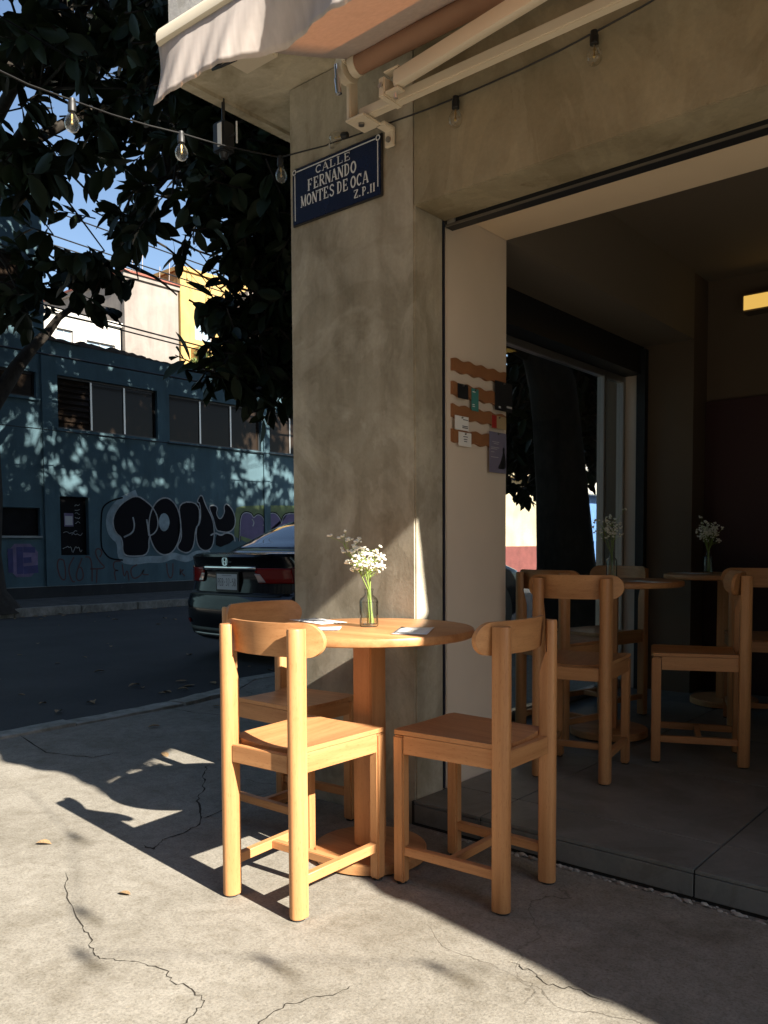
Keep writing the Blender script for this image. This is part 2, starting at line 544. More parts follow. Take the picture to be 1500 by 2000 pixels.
def tube(bm, pts, rad, n=8, cap=True):
    pts = [Vector(p) for p in pts]
    rads = rad if isinstance(rad, (list, tuple)) else [rad] * len(pts)
    rings = []
    t0 = (pts[1] - pts[0]).normalized()
    ref = Vector((0, 0, 1)) if abs(t0.z) < 0.9 else Vector((1, 0, 0))
    nrm = t0.cross(ref).normalized()
    for i, p in enumerate(pts):
        a = pts[max(0, i - 1)]; b = pts[min(len(pts) - 1, i + 1)]
        t = (b - a).normalized()
        nrm = (nrm - t * nrm.dot(t))
        if nrm.length < 1e-5:
            nrm = t.orthogonal()
        nrm.normalize()
        bn = t.cross(nrm)
        rings.append([p + (nrm * math.cos(2 * PI * k / n) + bn * math.sin(2 * PI * k / n)) * rads[i] for k in range(n)])
    loft(bm, rings, cap)

def lathe(bm, prof, c=(0, 0, 0), n=24, cap=True):
    rings = [[(c[0] + r * math.cos(2 * PI * k / n), c[1] + r * math.sin(2 * PI * k / n), c[2] + z) for k in range(n)] for r, z in prof]
    loft(bm, rings, cap)

def poly_prism(bm, pts, o, u, v, w):
    """polygon pts (a,b) -> o + a*u + b*v, extruded by vector w"""
    o, u, v, w = Vector(o), Vector(u), Vector(v), Vector(w)
    a = [bm.verts.new(o + u * p[0] + v * p[1]) for p in pts]
    b = [bm.verts.new(o + u * p[0] + v * p[1] + w) for p in pts]
    bm.faces.new(a[::-1]); bm.faces.new(b)
    n = len(pts)
    for i in range(n):
        bm.faces.new((a[i], a[(i + 1) % n], b[(i + 1) % n], b[i]))

def stroke(bm, pts, wd, o, u, v, closed=False):
    """flat mitred ribbon in the plane (o,u,v)"""
    P = [Vector((p[0], p[1], 0)) for p in pts]
    if closed:
        P = P + [P[0]]
    o, u, v = Vector(o), Vector(u), Vector(v)
    L = []; Rr = []
    n = len(P)
    for i in range(n):
        if closed and i in (0, n - 1):
            a, b = P[n - 2], P[1]
        else:
            a = P[max(0, i - 1)]; b = P[min(n - 1, i + 1)]
        t = (b - a).normalized()
        d = Vector((-t.y, t.x, 0)) * wd / 2
        L.append(bm.verts.new(o + u * (P[i].x + d.x) + v * (P[i].y + d.y)))
        Rr.append(bm.verts.new(o + u * (P[i].x - d.x) + v * (P[i].y - d.y)))
    for i in range(n - 1):
        bm.faces.new((L[i], L[i + 1], Rr[i + 1], Rr[i]))

def smooth_pts(pts, it=2, closed=False):
    for _ in range(it):
        q = []
        n = len(pts)
        rng = range(n) if closed else range(n - 1)
        if not closed: q.append(pts[0])
        for i in rng:
            a = pts[i]; b = pts[(i + 1) % n]
            q.append((a[0] * .75 + b[0] * .25, a[1] * .75 + b[1] * .25))
            q.append((a[0] * .25 + b[0] * .75, a[1] * .25 + b[1] * .75))
        if not closed: q.append(pts[-1])
        pts = q
    return pts

# small serif stroke font, cap height 1
def _arc(cx, cy, rx, ry, a0, a1, n=12):
    return [(cx + rx * math.cos(R(a0 + (a1 - a0) * i / n)), cy + ry * math.sin(R(a0 + (a1 - a0) * i / n))) for i in range(n + 1)]
def _ser(x, y, w=0.30): return ([(x - w / 2, y), (x + w / 2, y)], 0.07)
def _stem(x, w=0.19): return [([(x, 0), (x, 1)], w), _ser(x, 0.035, 0.36), _ser(x, 0.965, 0.36)]
GLYPH = {
    'C': [(_arc(.52, .5, .36, .44, 45, 315), .16), ([(.80, .68), (.80, .98)], .07)],
    'A': [([(.14, 0), (.47, 1)], .09), ([(.49, 1), (.86, 0)], .19), ([(.26, .32), (.70, .32)], .08), _ser(.14, .035), _ser(.86, .035, .34)],
    'L': _stem(.28) + [([(.28, .05), (.86, .05)], .09), ([(.86, 0), (.86, .30)], .08)],
    'E': _stem(.28) + [([(.28, .05), (.86, .05)], .09), ([(.86, 0), (.86, .28)], .08), ([(.28, .95), (.82, .95)], .09), ([(.82, 1), (.82, .74)], .08), ([(.28, .5), (.64, .5)], .09), ([(.64, .62), (.64, .38)], .06)],
    'F': _stem(.28) + [([(.28, .95), (.82, .95)], .09), ([(.82, 1), (.82, .74)], .08), ([(.28, .5), (.64, .5)], .09), ([(.64, .62), (.64, .38)], .06)],
    'R': _stem(.26) + [([(.26, .95), (.55, .95), (.74, .87), (.78, .73), (.72, .58), (.55, .5), (.26, .5)], .11), ([(.50, .5), (.70, .2), (.92, .03)], .17)],
    'N': [([(.18, 0), (.18, 1)], .09), ([(.20, .98), (.82, .02)], .20), ([(.84, 0), (.84, 1)], .09), _ser(.18, .035), _ser(.16, .965), _ser(.84, .965)],
    'D': _stem(.26) + [([(.26, .95), (.52, .95), (.74, .82), (.82, .5), (.74, .18), (.52, .05), (.26, .05)], .13)],
    'O': [(_arc(.5, .5, .34, .43, 0, 360, 20), .17)],
    'M': [([(.12, 0), (.12, 1)], .08), ([(.14, 1), (.47, .08)], .18), ([(.49, .08), (.84, 1)], .08), ([(.86, 0), (.86, 1)], .17), _ser(.12, .035, .26), _ser(.86, .035, .30), _ser(.12, .965, .22), _ser(.88, .965, .24)],
    'T': _stem(.5) + [([(.08, .95), (.92, .95)], .09), ([(.08, 1), (.08, .72)], .08), ([(.92, 1), (.92, .72)], .08)],
    'S': [(smooth_pts([(.80, .78), (.70, .95), (.40, .97), (.20, .80), (.30, .60), (.70, .44), (.82, .22), (.62, .03), (.32, .05), (.18, .24)], 2), .15)],
    'Z': [([(.14, .95), (.86, .95)], .1), ([(.82, .92), (.18, .08)], .19), ([(.14, .05), (.88, .05)], .1), ([(.14, 1), (.14, .74)], .07), ([(.88, 0), (.88, .28)], .07)],
    'P': _stem(.28) + [([(.28, .95), (.56, .95), (.76, .86), (.80, .71), (.74, .56), (.56, .47), (.28, .47)], .12)],
    '1': _stem(.5, .2) + [([(.30, .78), (.50, .96)], .09)],
    '.': [([(.36, .08), (.60, .08)], .17)],
}
PLAIN = {
    'P': [([(.2, 0), (.2, 1)], .15), ([(.2, .93), (.6, .93), (.78, .80), (.78, .62), (.6, .48), (.2, .48)], .14)],
    'E': [([(.2, 0), (.2, 1)], .15), ([(.2, .93), (.8, .93)], .14), ([(.2, .5), (.7, .5)], .14), ([(.2, .07), (.8, .07)], .14)],
    'B': [([(.2, 0), (.2, 1)], .15), ([(.2, .93), (.6, .93), (.76, .8), (.72, .6), (.55, .52), (.2, .52)], .13), ([(.55, .5), (.78, .36), (.78, .2), (.6, .07), (.2, .07)], .13)],
    '3': [(smooth_pts([(.2, .85), (.4, .97), (.72, .88), (.72, .62), (.45, .52), (.78, .42), (.78, .14), (.45, .02), (.18, .14)], 1), .14)],
    '7': [([(.18, .93), (.82, .93)], .14), ([(.78, .9), (.42, 0)], .15)],
    '5': [([(.78, .93), (.28, .93), (.24, .55)], .13), (smooth_pts([(.24, .52), (.55, .62), (.8, .45), (.78, .15), (.5, .02), (.18, .12)], 1), .14)],
    '8': [(_arc(.5, .74, .26, .22, 0, 360, 14), .13), (_arc(.5, .27, .29, .24, 0, 360, 14), .13)],
    '-': [([(.2, .5), (.8, .5)], .13)],
}
def text_mesh(bm, s, o, u, v, nrm, width, height, font, space=0.30):
    """write s from o along u (unit) with cap height along v"""
    adv = [space if c == ' ' else (0.55 if c in '.1' else 1.0) for c in s]
    k = width / sum(adv)
    o, u, v, nrm = Vector(o), Vector(u), Vector(v), Vector(nrm)
    x = 0.0; lay = 0
    for c, a in zip(s, adv):
        if c != ' ':
            off = -0.22 if c in '.1' else 0.0
            for pts, wd in font[c]:
                q = [((x + (px + off) * 1.0) * k, py * height) for px, py in pts]
                cl = len(pts) > 12 and abs(pts[0][0] - pts[-1][0]) < 1e-6 and abs(pts[0][1] - pts[-1][1]) < 1e-6
                if cl: q = q[:-1]
                stroke(bm, q, wd * min(height, k * 1.25), o + nrm * (0.00025 * (lay % 6)), u, v, cl)
                lay += 1
        x += a

# ------------------------------------------------------------------ ground
CRACKS = [[(-3.051,2.359),(-2.9,2.208),(-2.739,2.094),(-2.625,1.966),(-2.486,1.88),(-2.39,1.798),(-2.365,1.696),(-2.367,1.63),(-2.309,1.554),(-2.373,1.55)],[(-2.354,1.269),(-2.209,1.195),(-2.016,1.122),(-1.915,1.093),(-1.834,1.055),(-1.789,1.053),(-1.718,1.092),(-1.624,1.117),(-1.576,1.097),(-1.514,1.105),(-1.444,1.095),(-1.425,1.059),(-1.403,0.991)],[(-2.438,1.844),(-2.453,1.945),(-2.515,2.097),(-2.487,2.207)],[(-1.235,1.35),(-1.25,1.282),(-1.297,1.203),(-1.288,1.135),(-1.276,1.096)],[(-1.011,1.669),(-0.934,1.656),(-0.889,1.635),(-0.842,1.655),(-0.746,1.658)],[(-4.437,3.006),(-4.049,3.03),(-3.738,3.126),(-3.628,3.308)],[(-4.384,2.096),(-3.825,1.977),(-3.56,2.067),(-3.551,2.198)]]
def ground():
    bm = bmesh.new()
    s = 500
    vs = [bm.verts.new(p) for p in ((-s, -s, -.12), (s, -s, -.12), (s, s, -.12), (-s, s, -.12))]
    bm.faces.new(vs)
    struct(finish('road', bm, M['asphalt'], smooth=0))
    # near pavement with the kerb line stepping out
    pts = [(-4.27, -3.2), (11, -3.2), (11, 2.29), (-2.41, 2.29), (-2.41, 45), (-4.70, 45), (-4.70, 3.74), (-4.36, 3.60), (-4.27, 3.2)]
    bm = bmesh.new()
    poly_prism(bm, pts, (0, 0, -.30), (1, 0, 0), (0, 1, 0), (0, 0, .30))
    struct(finish('pavement', bm, M['sidewalk'], smooth=0))
    pv = bpy.data.objects['pavement']
    rs = random.Random(2)
    for k, cr in enumerate(CRACKS):
        fine = [cr[0]]
        for a, b_ in zip(cr[:-1], cr[1:]):
            for i in range(1, 7):
                j = .007 if i < 6 else 0
                fine.append((a[0] + (b_[0] - a[0]) * i / 6 + rs.uniform(-j, j), a[1] + (b_[1] - a[1]) * i / 6 + rs.uniform(-j, j)))
        bm = bmesh.new()
        n = len(fine); L_ = []; R_ = []
        for i, p in enumerate(fine):
            a = fine[max(0, i - 1)]; c = fine[min(n - 1, i + 1)]
            d = Vector((c[0] - a[0], c[1] - a[1], 0)).normalized()
            w = rs.uniform(.0004, .0022) * (1 if 1 < i < n - 2 else .3) * (2.2 if p[0] < -2.3 and p[1] > 1.5 else 1)
            L_.append(bm.verts.new((p[0] - d.y * w, p[1] + d.x * w, .0012))); R_.append(bm.verts.new((p[0] + d.y * w, p[1] - d.x * w, .0012)))
        for i in range(n - 1): bm.faces.new((L_[i], L_[i + 1], R_[i + 1], R_[i]))
        finish('crack', bm, M['crack'], pv, 0)
    kb = bpy.data.objects.new('kerb', bpy.data.meshes.new('kerb')); link(kb); struct(kb)
    kb.data.materials.append(M['kerb'])
    bmk = bmesh.new(); box(bmk, (-4.40, -3.2, -.29), (-4.29, 3.0, -.10)); bmk.to_mesh(kb.data); bmk.free()
    path = [(-4.35, -3.2), (-4.35, -1.9), (-4.35, -.6), (-4.355, .5), (-4.36, 1.5), (-4.37, 2.4), (-4.40, 3.15), (-4.52, 3.66), (-4.78, 4.05), (-4.79, 5.3), (-4.79, 6.6), (-4.79, 8.0), (-4.79, 9.4), (-4.79, 10.8), (-4.79, 14), (-4.79, 18), (-4.79, 26), (-4.79, 45)]
    for i, ((x0, y0), (x1, y1)) in enumerate(zip(path[:-1], path[1:])):
        a = Vector((x0, y0, 0)); b = Vector((x1, y1, 0))
        t = (b - a).normalized(); n = Vector((-t.y, t.x, 0)) * 0.082
        a = a + t * .004; b = b - t * .004
        dz = random.uniform(-.004, .008)
        bm = bmesh.new()
        rings = []
        k = 6
        for j in range(k + 1):
            p = a.lerp(b, j / k)
            w = random.uniform(-.006, .006)
            top = .006 + dz + random.uniform(-.004, .003)
            rings.append([p + n * (1 + w * 6) + Vector((0, 0, -.30)), p + n * (1.0 + w * 6) + Vector((0, 0, top - .02)), p + n * .75 + Vector((0, 0, top)),
                          p - n * .95 + Vector((0, 0, top)), p - n + Vector((0, 0, -.30))])
        loft(bm, rings)
        finish('kerbstone', bm, M['kerb'], kb, 50)
    bm = bmesh.new()
    box(bm, (-15.62, -30, -.30), (-13.08, 60, .0))
    struct(finish('far_pavement', bm, concrete('far_pavement_concrete', (0.055, 0.052, 0.05), (0.085, 0.08, 0.075), (0.12, 0.115, 0.105), 1.5, False), smooth=0))
    fk = bpy.data.objects.new('far_kerb', bpy.data.meshes.new('far_kerb')); link(fk); struct(fk)
    fk.data.materials.append(M['kerb'])
    b2 = bmesh.new(); box(b2, (-13.05, -30, -.29), (-12.99, 60, -.05)); b2.to_mesh(fk.data); b2.free()
    y = 0.0
    while y < 16:
        ln = random.uniform(.85, 1.25)
        bm = bmesh.new()
        dz = random.uniform(-.012, .012); dx = random.uniform(-.01, .01)
        box(bm, (-13.09 + dx, y + .006, -.30), (-12.92 + dx, y + ln - .006, .012 + dz), .012)
        finish('kerbstone', bm, M['kerb'], fk, 40)
        y += ln
ground()

# ------------------------------------------------------------------ cafe building
PX = -1.795          # inner face of pillar / pier
PY = 2.305           # front face of pillar
FZ = 0.09            # cafe floor level
def part(name, lo, hi, mat, parent, bev=0.0, smooth=30):
    bm = bmesh.new(); box(bm, lo, hi, bev)
    return finish(name, bm, mat, parent, smooth)

def cafe():
    b = thing('cafe_building', 'grey cement corner building with open cafe front and street sign', 'building', (-2.1, 2.6, 0))
    part('pillar', (-2.415, PY, -.2), (PX, 2.473, 2.778), M['pillar'], b, .006)
    part('shutter_slot', (-2.40, 2.470, 0.0), (PX - .02, 2.499, 2.3), M['black'], b)
    part('corner_trim', (PX - .018, 2.474, FZ + .001), (PX + .002, 2.482, 2.17), M['bluebl'], b)
    part('pier', (-2.412, 2.497, -.2), (PX - .004, 2.915, 2.777), M['cream'], b, .003)
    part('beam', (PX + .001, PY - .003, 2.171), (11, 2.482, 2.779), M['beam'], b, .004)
    part('lintel', (PX, 2.53, 2.2205), (11, 2.905, 2.779), M['lintel'], b)
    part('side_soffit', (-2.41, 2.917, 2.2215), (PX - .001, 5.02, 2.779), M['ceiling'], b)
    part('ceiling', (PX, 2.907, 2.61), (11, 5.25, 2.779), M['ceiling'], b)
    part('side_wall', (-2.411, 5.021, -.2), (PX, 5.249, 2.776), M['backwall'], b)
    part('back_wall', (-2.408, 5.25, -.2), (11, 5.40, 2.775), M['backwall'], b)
    part('end_wall', (.95, PY + .002, -.2), (11, 5.248, 2.774), M['pillar'], b)  # unseen wall, set close in to darken the room
    part('rear_block', (-2.413, 5.402, -.2), (11, 15.0, 2.776), M['upper'], b)
    # roof slab over the corner, and the storeys above
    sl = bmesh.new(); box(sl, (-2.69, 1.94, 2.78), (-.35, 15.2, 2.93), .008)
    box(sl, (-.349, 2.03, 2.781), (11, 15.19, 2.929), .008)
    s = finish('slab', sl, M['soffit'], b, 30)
    part('drip_edge', (-2.70, 1.95, 2.765), (-2.655, 15.2, 2.784), M['soffit'], s)
    part('upper_wall', (-2.685, 1.945, 2.931), (-.355, 15.1, 10.2), M['upper'], b)
    part('upper_wall', (-.354, 2.035, 2.932), (11, 15.09, 10.19), M['upper'], b)
    part('parapet', (-2.75, 1.90, 10.201), (-.30, 15.15, 10.4), M['soffit'], b)
    part('parapet', (-.299, 2.0, 10.202), (11, 15.14, 10.39), M['soffit'], b)
    # junction box under the slab, its cable curls out
    jb = part('junction_box', (-2.42, 1.80 + .15, 2.752), (-2.25, 2.10, 2.779), M['ivory'], b, .004)
    bm = bmesh.new(); tube(bm, [(-2.44, 2.0, 2.765), (-2.46, 1.97, 2.73), (-2.40, 1.96, 2.715), (-2.34, 1.98, 2.725), (-2.33, 1.99, 2.748)], .005, 6)
    finish('cable', bm, M['wire'], jb, 60)
    # front sliding-door track
    tr = part('door_track', (PX + .003, 2.485, 2.150), (.95, 2.528, 2.2195), M['black'], b)
    part('rail_lip', (PX + .004, 2.480, 2.150), (.95, 2.4845, 2.158), M['steel'], tr)
    part('rail_back', (PX + .004, 2.5285, 2.160), (.95, 2.534, 2.2195), M['bluebl'], tr)
    part('end_stop', (PX + .012, 2.476, 2.158), (PX + .05, 2.4845, 2.205), M['alu'], tr, .003)
    for x in (PX + .14, PX + .175):
        bm = bmesh.new(); tube(bm, [(x, 2.478, 2.185), (x, 2.4845, 2.185)], .012, 12)
        finish('roller_wheel', bm, M['steel'], tr, 40)
    for x in np.arange(PX + .45, .9, .30):
        bm = bmesh.new(); tube(bm, [(x, 2.4815, 2.195), (x, 2.4848, 2.195)], .006, 8)
        finish('screw', bm, M['steel'], tr, 40)
    # side window: shutter box, frame, pane
    w = part('window', (-2.26, 2.92, 2.052), (-2.105, 5.018, 2.2205), M['black'], b)
    w['label'] = 'tall side window under a black shutter box'
    for y0, y1 in ((2.917, 2.955), (4.70, 4.735), (4.975, 5.015)):
        part('frame_post', (-2.262, y0, FZ), (-2.215, y1, 2.051), M['alu'], w, .003)
    part('frame_sill', (-2.261, 2.957, FZ), (-2.216, 4.973, FZ + .05), M['alu'], w, .003)
    part('frame_head', (-2.261, 2.957, 2.012), (-2.216, 4.973, 2.050), M['alu'], w, .003)
    part('window_reveal', (-2.214, 4.998, FZ), (-2.131, 5.0195, 2.0505), M['cream'], w)
    part('shutter_guide', (-2.13, 4.972, FZ), (-2.075, 5.019, 2.2), M['black'], w)
    part('pane', (-2.242, 2.956, FZ + .051), (-2.237, 4.699, 2.011), M['glass'], w)
    part('pane', (-2.242, 4.736, FZ + .051), (-2.237, 4.974, 2.011), M['glass'], w)
    # dark red door in the back wall
    d = part('door', (-1.79, 5.215, FZ), (-.85, 5.249, 1.875), M['redwood'], b, .004)
    part('door_frame', (-.849, 5.20, FZ), (-.79, 5.249, 1.90), M['redwood'], d)
    # broken mortar under the step
    bm = bmesh.new()
    x = -1.7
    while x < .94:
        r = random.uniform(.003, .011)
        c = Vector((x, 2.277 - random.uniform(0, .014), random.uniform(-.004, .008)))
        g = bmesh.ops.create_icosphere(bm, subdivisions=1, radius=r)
        for v in g['verts']:
            v.co = Vector((v.co.x * random.uniform(.8, 1.8), v.co.y * random.uniform(.6, 1.1), v.co.z * random.uniform(.4, .8))) + c
        x += random.uniform(.004, .018)
    mo = finish('mortar_crumbs', bm, M['mortar'], b, 0); mo['kind'] = 'stuff'
    return b
CAFE = cafe()

def cafe_floor():
    bm = bmesh.new(); box(bm, (PX - .01, 2.292, -.2), (.949, 5.24, FZ - .006))
    box(bm, (-2.40, 2.93, -.2), (PX - .02, 5.01, FZ - .006))
    fl = struct(finish('cafe_floor', bm, M['grout'], smooth=0))
    xs = [-2.223, -1.510, -.797, -.084, .629, .948]
    ys = [2.285, 2.533, 3.246, 3.959, 4.672, 5.2]
    g = .0026
    for x0, x1 in zip(xs[:-1], xs[1:]):
        for y0, y1 in zip(ys[:-1], ys[1:]):
            a = max(x0, PX + .002) if y0 < 2.9 else x0
            bm = bmesh.new(); box(bm, (a + g, y0 + g, FZ - .012), (x1 - g, y1 - g, FZ + random.uniform(-.0006, .0006)), .0012, 1)
            finish('tile', bm, M['tile'], fl, 30)
        bm = bmesh.new(); box(bm, (max(x0, PX + .004) + g, 2.2855, .012), (x1 - g, 2.298, FZ - .014), .001, 1)
        finish('riser_tile', bm, M['tile'], fl, 30)
    return fl
cafe_floor()

# ------------------------------------------------------------------ street sign
def street_sign():
    x0, x1, z0, z1, y = -2.390, -1.931, 2.242, 2.462, PY - .010
    t = thing('street_sign', 'dark blue enamel street name plate with white lettering on cement pillar', 'sign', (-2.16, y, 2.35))
    bm = bmesh.new(); box(bm, (x0, y, z0), (x1, y + .009, z1), .003)
    finish('plate', bm, M['rust'], t)
    bm = bmesh.new(); box(bm, (x0 + .006, y - .0022, z0 + .006), (x1 - .006, y - .0002, z1 - .006), .001)
    finish('enamel_face', bm, M['navy'], t)
    U, V, Nn = (1, 0, 0), (0, 0, 1), (0, -1, 0)
    yy = y - .0028
    bm = bmesh.new()
    for pts in ([(x0 + .018, z0 + .02), (x0 + .018, z1 - .028)], [(x1 - .018, z0 + .035), (x1 - .018, z1 - .028)], [(x0 + .026, z1 - .016), (x1 - .03, z1 - .016)]):
        stroke(bm, pts, .0045, (0, yy, 0), U, V)
    finish('border_line', bm, M['white'], t, 0)
    for cx in (x0 + .016, x1 - .016):
        bm = bmesh.new()
        stroke(bm, [(cx + .0085 * math.cos(a), z1 - .016 + .0085 * math.sin(a)) for a in np.linspace(0, 2 * PI, 16, endpoint=False)], .005, (0, yy - .0012, 0), U, V, True)
        finish('eyelet', bm, M['white'], t, 0)
    H = z1 - z0
    for s, xa, xb, fr, h in (('CALLE', -2.262, -2.078, .235, .029), ('FERNANDO', -2.305, -2.050, .475, .043),
                             ('MONTES DE OCA', -2.340, -1.992, .715, .043), ('Z.P.11', -2.066, -1.960, .895, .030)):
        bm = bmesh.new()
        text_mesh(bm, s, (xa, yy, z1 - fr * H), U, V, Nn, xb - xa, h, GLYPH)
        finish('lettering', bm, M['white'], t, 0)
street_sign()

# ------------------------------------------------------------------ awnings
def awning(X0, X1, Ya, Yb, label, seen=True):
    """front bar runs from (X0,Ya) to (X1,Yb)"""
    t = thing('awning', label, 'awning', ((X0 + X1) / 2, 2.2, 2.6), group=None)
    zb, zr, Yr = 2.372, 2.625, 2.15
    by = lambda x: Ya + (Yb - Ya) * (x - X0) / (X1 - X0)
    # front profile
    bm = bmesh.new()
    prof = [(-.022, -.016), (-.012, -.024), (.012, -.024), (.022, -.012), (.022, .014), (.006, .026), (-.014, .022), (-.022, .008)]
    rings = [[(x, by(x) + a, zb + .012 + c) for a, c in prof] for x in (X0 - .03, X1 + .03)]
    loft(bm, rings)
    bmesh.ops.bevel(bm, geom=[e for e in bm.edges if abs(e.verts[0].co.x - e.verts[1].co.x) < .001], offset=.006, segments=2, affect='EDGES')
    finish('front_bar', bm, M['ivory'], t, 45)
    # canopy fabric, slightly sagging
    bm = bmesh.new()
    nx, ny = 24, 12
    g = []
    for i in range(nx + 1):
        x = X0 + (X1 - X0) * i / nx
        row = []
        for j in range(ny + 1):
            v = j / ny
            y = by(x) + .01 + (Yr - by(x)) * v
            z = zb + .03 + (zr + .034 - zb - .03) * v - .018 * math.sin(PI * v) + .004 * math.sin(9 * x + 3 * v)
            row.append(bm.verts.new((x, y, z)))
        g.append(row)
    for i in range(nx):
        for j in range(ny):
            bm.faces.new((g[i][j], g[i + 1][j], g[i + 1][j + 1], g[i][j + 1]))
    o = finish('canopy', bm, M['fabric'], t, 60)
    md = o.modifiers.new('thick', 'SOLIDIFY'); md.thickness = .0015
    # valance, billowing folds
    bm = bmesh.new()
    nx, nz = 140, 10
    g = []
    for i in range(nx + 1):
        u = i / nx; x = X0 - .028 + (X1 - X0 + .05) * u
        low = 2.216 + .006 * math.sin(x * 7.0) + .004 * math.sin(x * 17 + 1)
        d = x - (X0 - .028)
        row = []
        for j in range(nz + 1):
            v = j / nz
            z = zb - .006 + (low - zb) * v
            bil = v * (.034 * math.sin(x * 8.5 + .4 + 1.2 * v) + .014 * math.sin(x * 21 + 2 * v) + .003 * math.sin(x * 90 + 6 * v))
            curl = .02 * v * math.exp(-(d / .10) ** 2) if d < .4 else 0
            row.append(bm.verts.new((x + .010 * v * math.sin(x * 13), by(x) - .012 + bil + curl, z)))
        g.append(row)
    for i in range(nx):
        for j in range(nz):
            bm.faces.new((g[i][j], g[i + 1][j], g[i + 1][j + 1], g[i][j + 1]))
    o = finish('valance', bm, M['fabric'], t, 60)
    md = o.modifiers.new('thick', 'SOLIDIFY'); md.thickness = .0012
    # rolled-up fabric on its tube
    bm = bmesh.new()
    tube(bm, [(X0 + .03, Yr, zr), (X1 - .02, Yr, zr)], .034, 20)
    finish('roller', bm, M['rollfab'], t, 50)
    bm = bmesh.new()
    tube(bm, [(X0 + .002, Yr, zr), (X0 + .030, Yr, zr)], .037, 20)
    finish('roller_ring', bm, M['ivory'], t, 40)
    # end bracket: rounded head, upright plate, foot screwed to the wall
    bm = bmesh.new()
    tube(bm, [(X0 - .045, Yr, zr), (X0 - .012, Yr, zr)], .046, 20)
    box(bm, (X0 - .046, Yr - .042, zr + .0), (X0 - .004, Yr + .012, zr + .052), .004)
    box(bm, (X0 - .040, Yr + .005, zr - .17), (X0 - .022, Yr + .05, zr + .01), .004)
    hd = finish('end_bracket', bm, M['ivory'], t, 40)
    bm = bmesh.new()
    box(bm, (X0 - .04, Yr + .0, zr - .172), (X0 + .045, Yr + .10, zr - .162), .003)
    box(bm, (X0 + .022, Yr + .09, zr - .175), (X0 + .062, Yr + .149, zr - .161), .003)
    box(bm, (X0 + .022, Yr + .137, zr - .228), (X0 + .062, Yr + .150, zr - .170), .003)
    f = finish('wall_foot', bm, M['ivory'], hd, 40)
    bm = bmesh.new(); tube(bm, [(X0 + .042, Yr + .130, zr - .205), (X0 + .042, Yr + .138, zr - .205)], .010, 10)
    finish('bolt', bm, M['steel'], f, 40)
    bm = bmesh.new(); tube(bm, [(X0 + .0, Yr + .04, zr - .18), (X0 + .0, Yr + .04, zr - .173)], .011, 10)
    finish('bolt', bm, M['steel'], f, 40)
    bm = bmesh.new()
    tube(bm, [(X0 - .030, Yr - .052, zr - .005), (X0 - .028, Yr - .05, zr - .055)], .008, 10)
    tube(bm, [(X0 - .028, Yr - .05, zr - .052), (X0 - .024, Yr - .047, zr - .10)], .0115, 10)
    finish('crank_eye', bm, M['chrome'], hd, 40)
    # square torsion bar along the wall
    bm = bmesh.new()
    box(bm, (X0 - .005, Yr + .03, zr - .160), (X1, Yr + .064, zr - .125), .004)
    finish('torsion_bar', bm, M['ivory'], t, 40)
    # folding arms
    for sx, side in ((X0 + .20, 1), (X1 - .20, -1)):
        sh = Vector((sx, Yr - .01, zr - .118)); el = Vector((sx + side * 1.02, 2.00, zr - .120))
        fw = Vector((sx + side * .42, by(sx + side * .42) + .02, zb + .005))
        bm = bmesh.new()
        for a, c, hh, ww in ((sh, el, .027, .018),):
            d = (c - a).normalized(); n = Vector((-d.y, d.x, 0)).normalized(); up = Vector((0, 0, 1))
            rings = []
            for p in (a, c):
                q = []
                for k in range(12):
                    an = 2 * PI * (k + .5) / 12
                    ca, sa = math.cos(an), math.sin(an)
                    s_ = lambda v: math.copysign(abs(v) ** .45, v)
                    q.append(p + n * ww * s_(ca) + up * hh * s_(sa))
                rings.append(q)
            loft(bm, rings)
        ar = finish('arm', bm, M['ivory'], t, 35)
        bm = bmesh.new()
        d = (fw - el).normalized(); n = Vector((-d.y, d.x, 0)).normalized(); up = Vector((0, 0, 1))
        loft(bm, [[p + n * .018 * a + up * .026 * b_ for a, b_ in ((-1, -1), (1, -1), (1, 1), (-1, 1))] for p in (el, fw)])
        finish('forearm', bm, M['ivory'], t, 30)
        bm = bmesh.new()
        box(bm, (sx - side * .050 - .013, Yr - .032, zr - .163), (sx - side * .050 + .013, Yr + .068, zr - .100), .004)
        box(bm, (sx - .045, Yr - .028, zr - .155), (sx + .018, Yr + .010, zr - .147), .003)
        box(bm, (sx - .045, Yr - .028, zr - .090), (sx + .018, Yr + .010, zr - .082), .003)
        kn = finish('shoulder_joint', bm, M['ivory'], t, 40)
        bm = bmesh.new()
        tube(bm, [(sx - .005, Yr - .010, zr - .175), (sx - .005, Yr - .010, zr - .076)], .007, 10)
        tube(bm, [(sx - side * .050, Yr - .034, zr - .130), (sx - side * .050, Yr - .039, zr - .130)], .009, 10)
        finish('pivot_bolt', bm, M['chrome'], kn, 40)
    return t
awning(-1.935, .53, 1.40, 1.47, 'pale pink fabric awning on ivory arms above the cement pillar')
awning(1.02, 3.7, 1.60, 1.13, 'second pale awning further right along the cafe front, beyond the first')

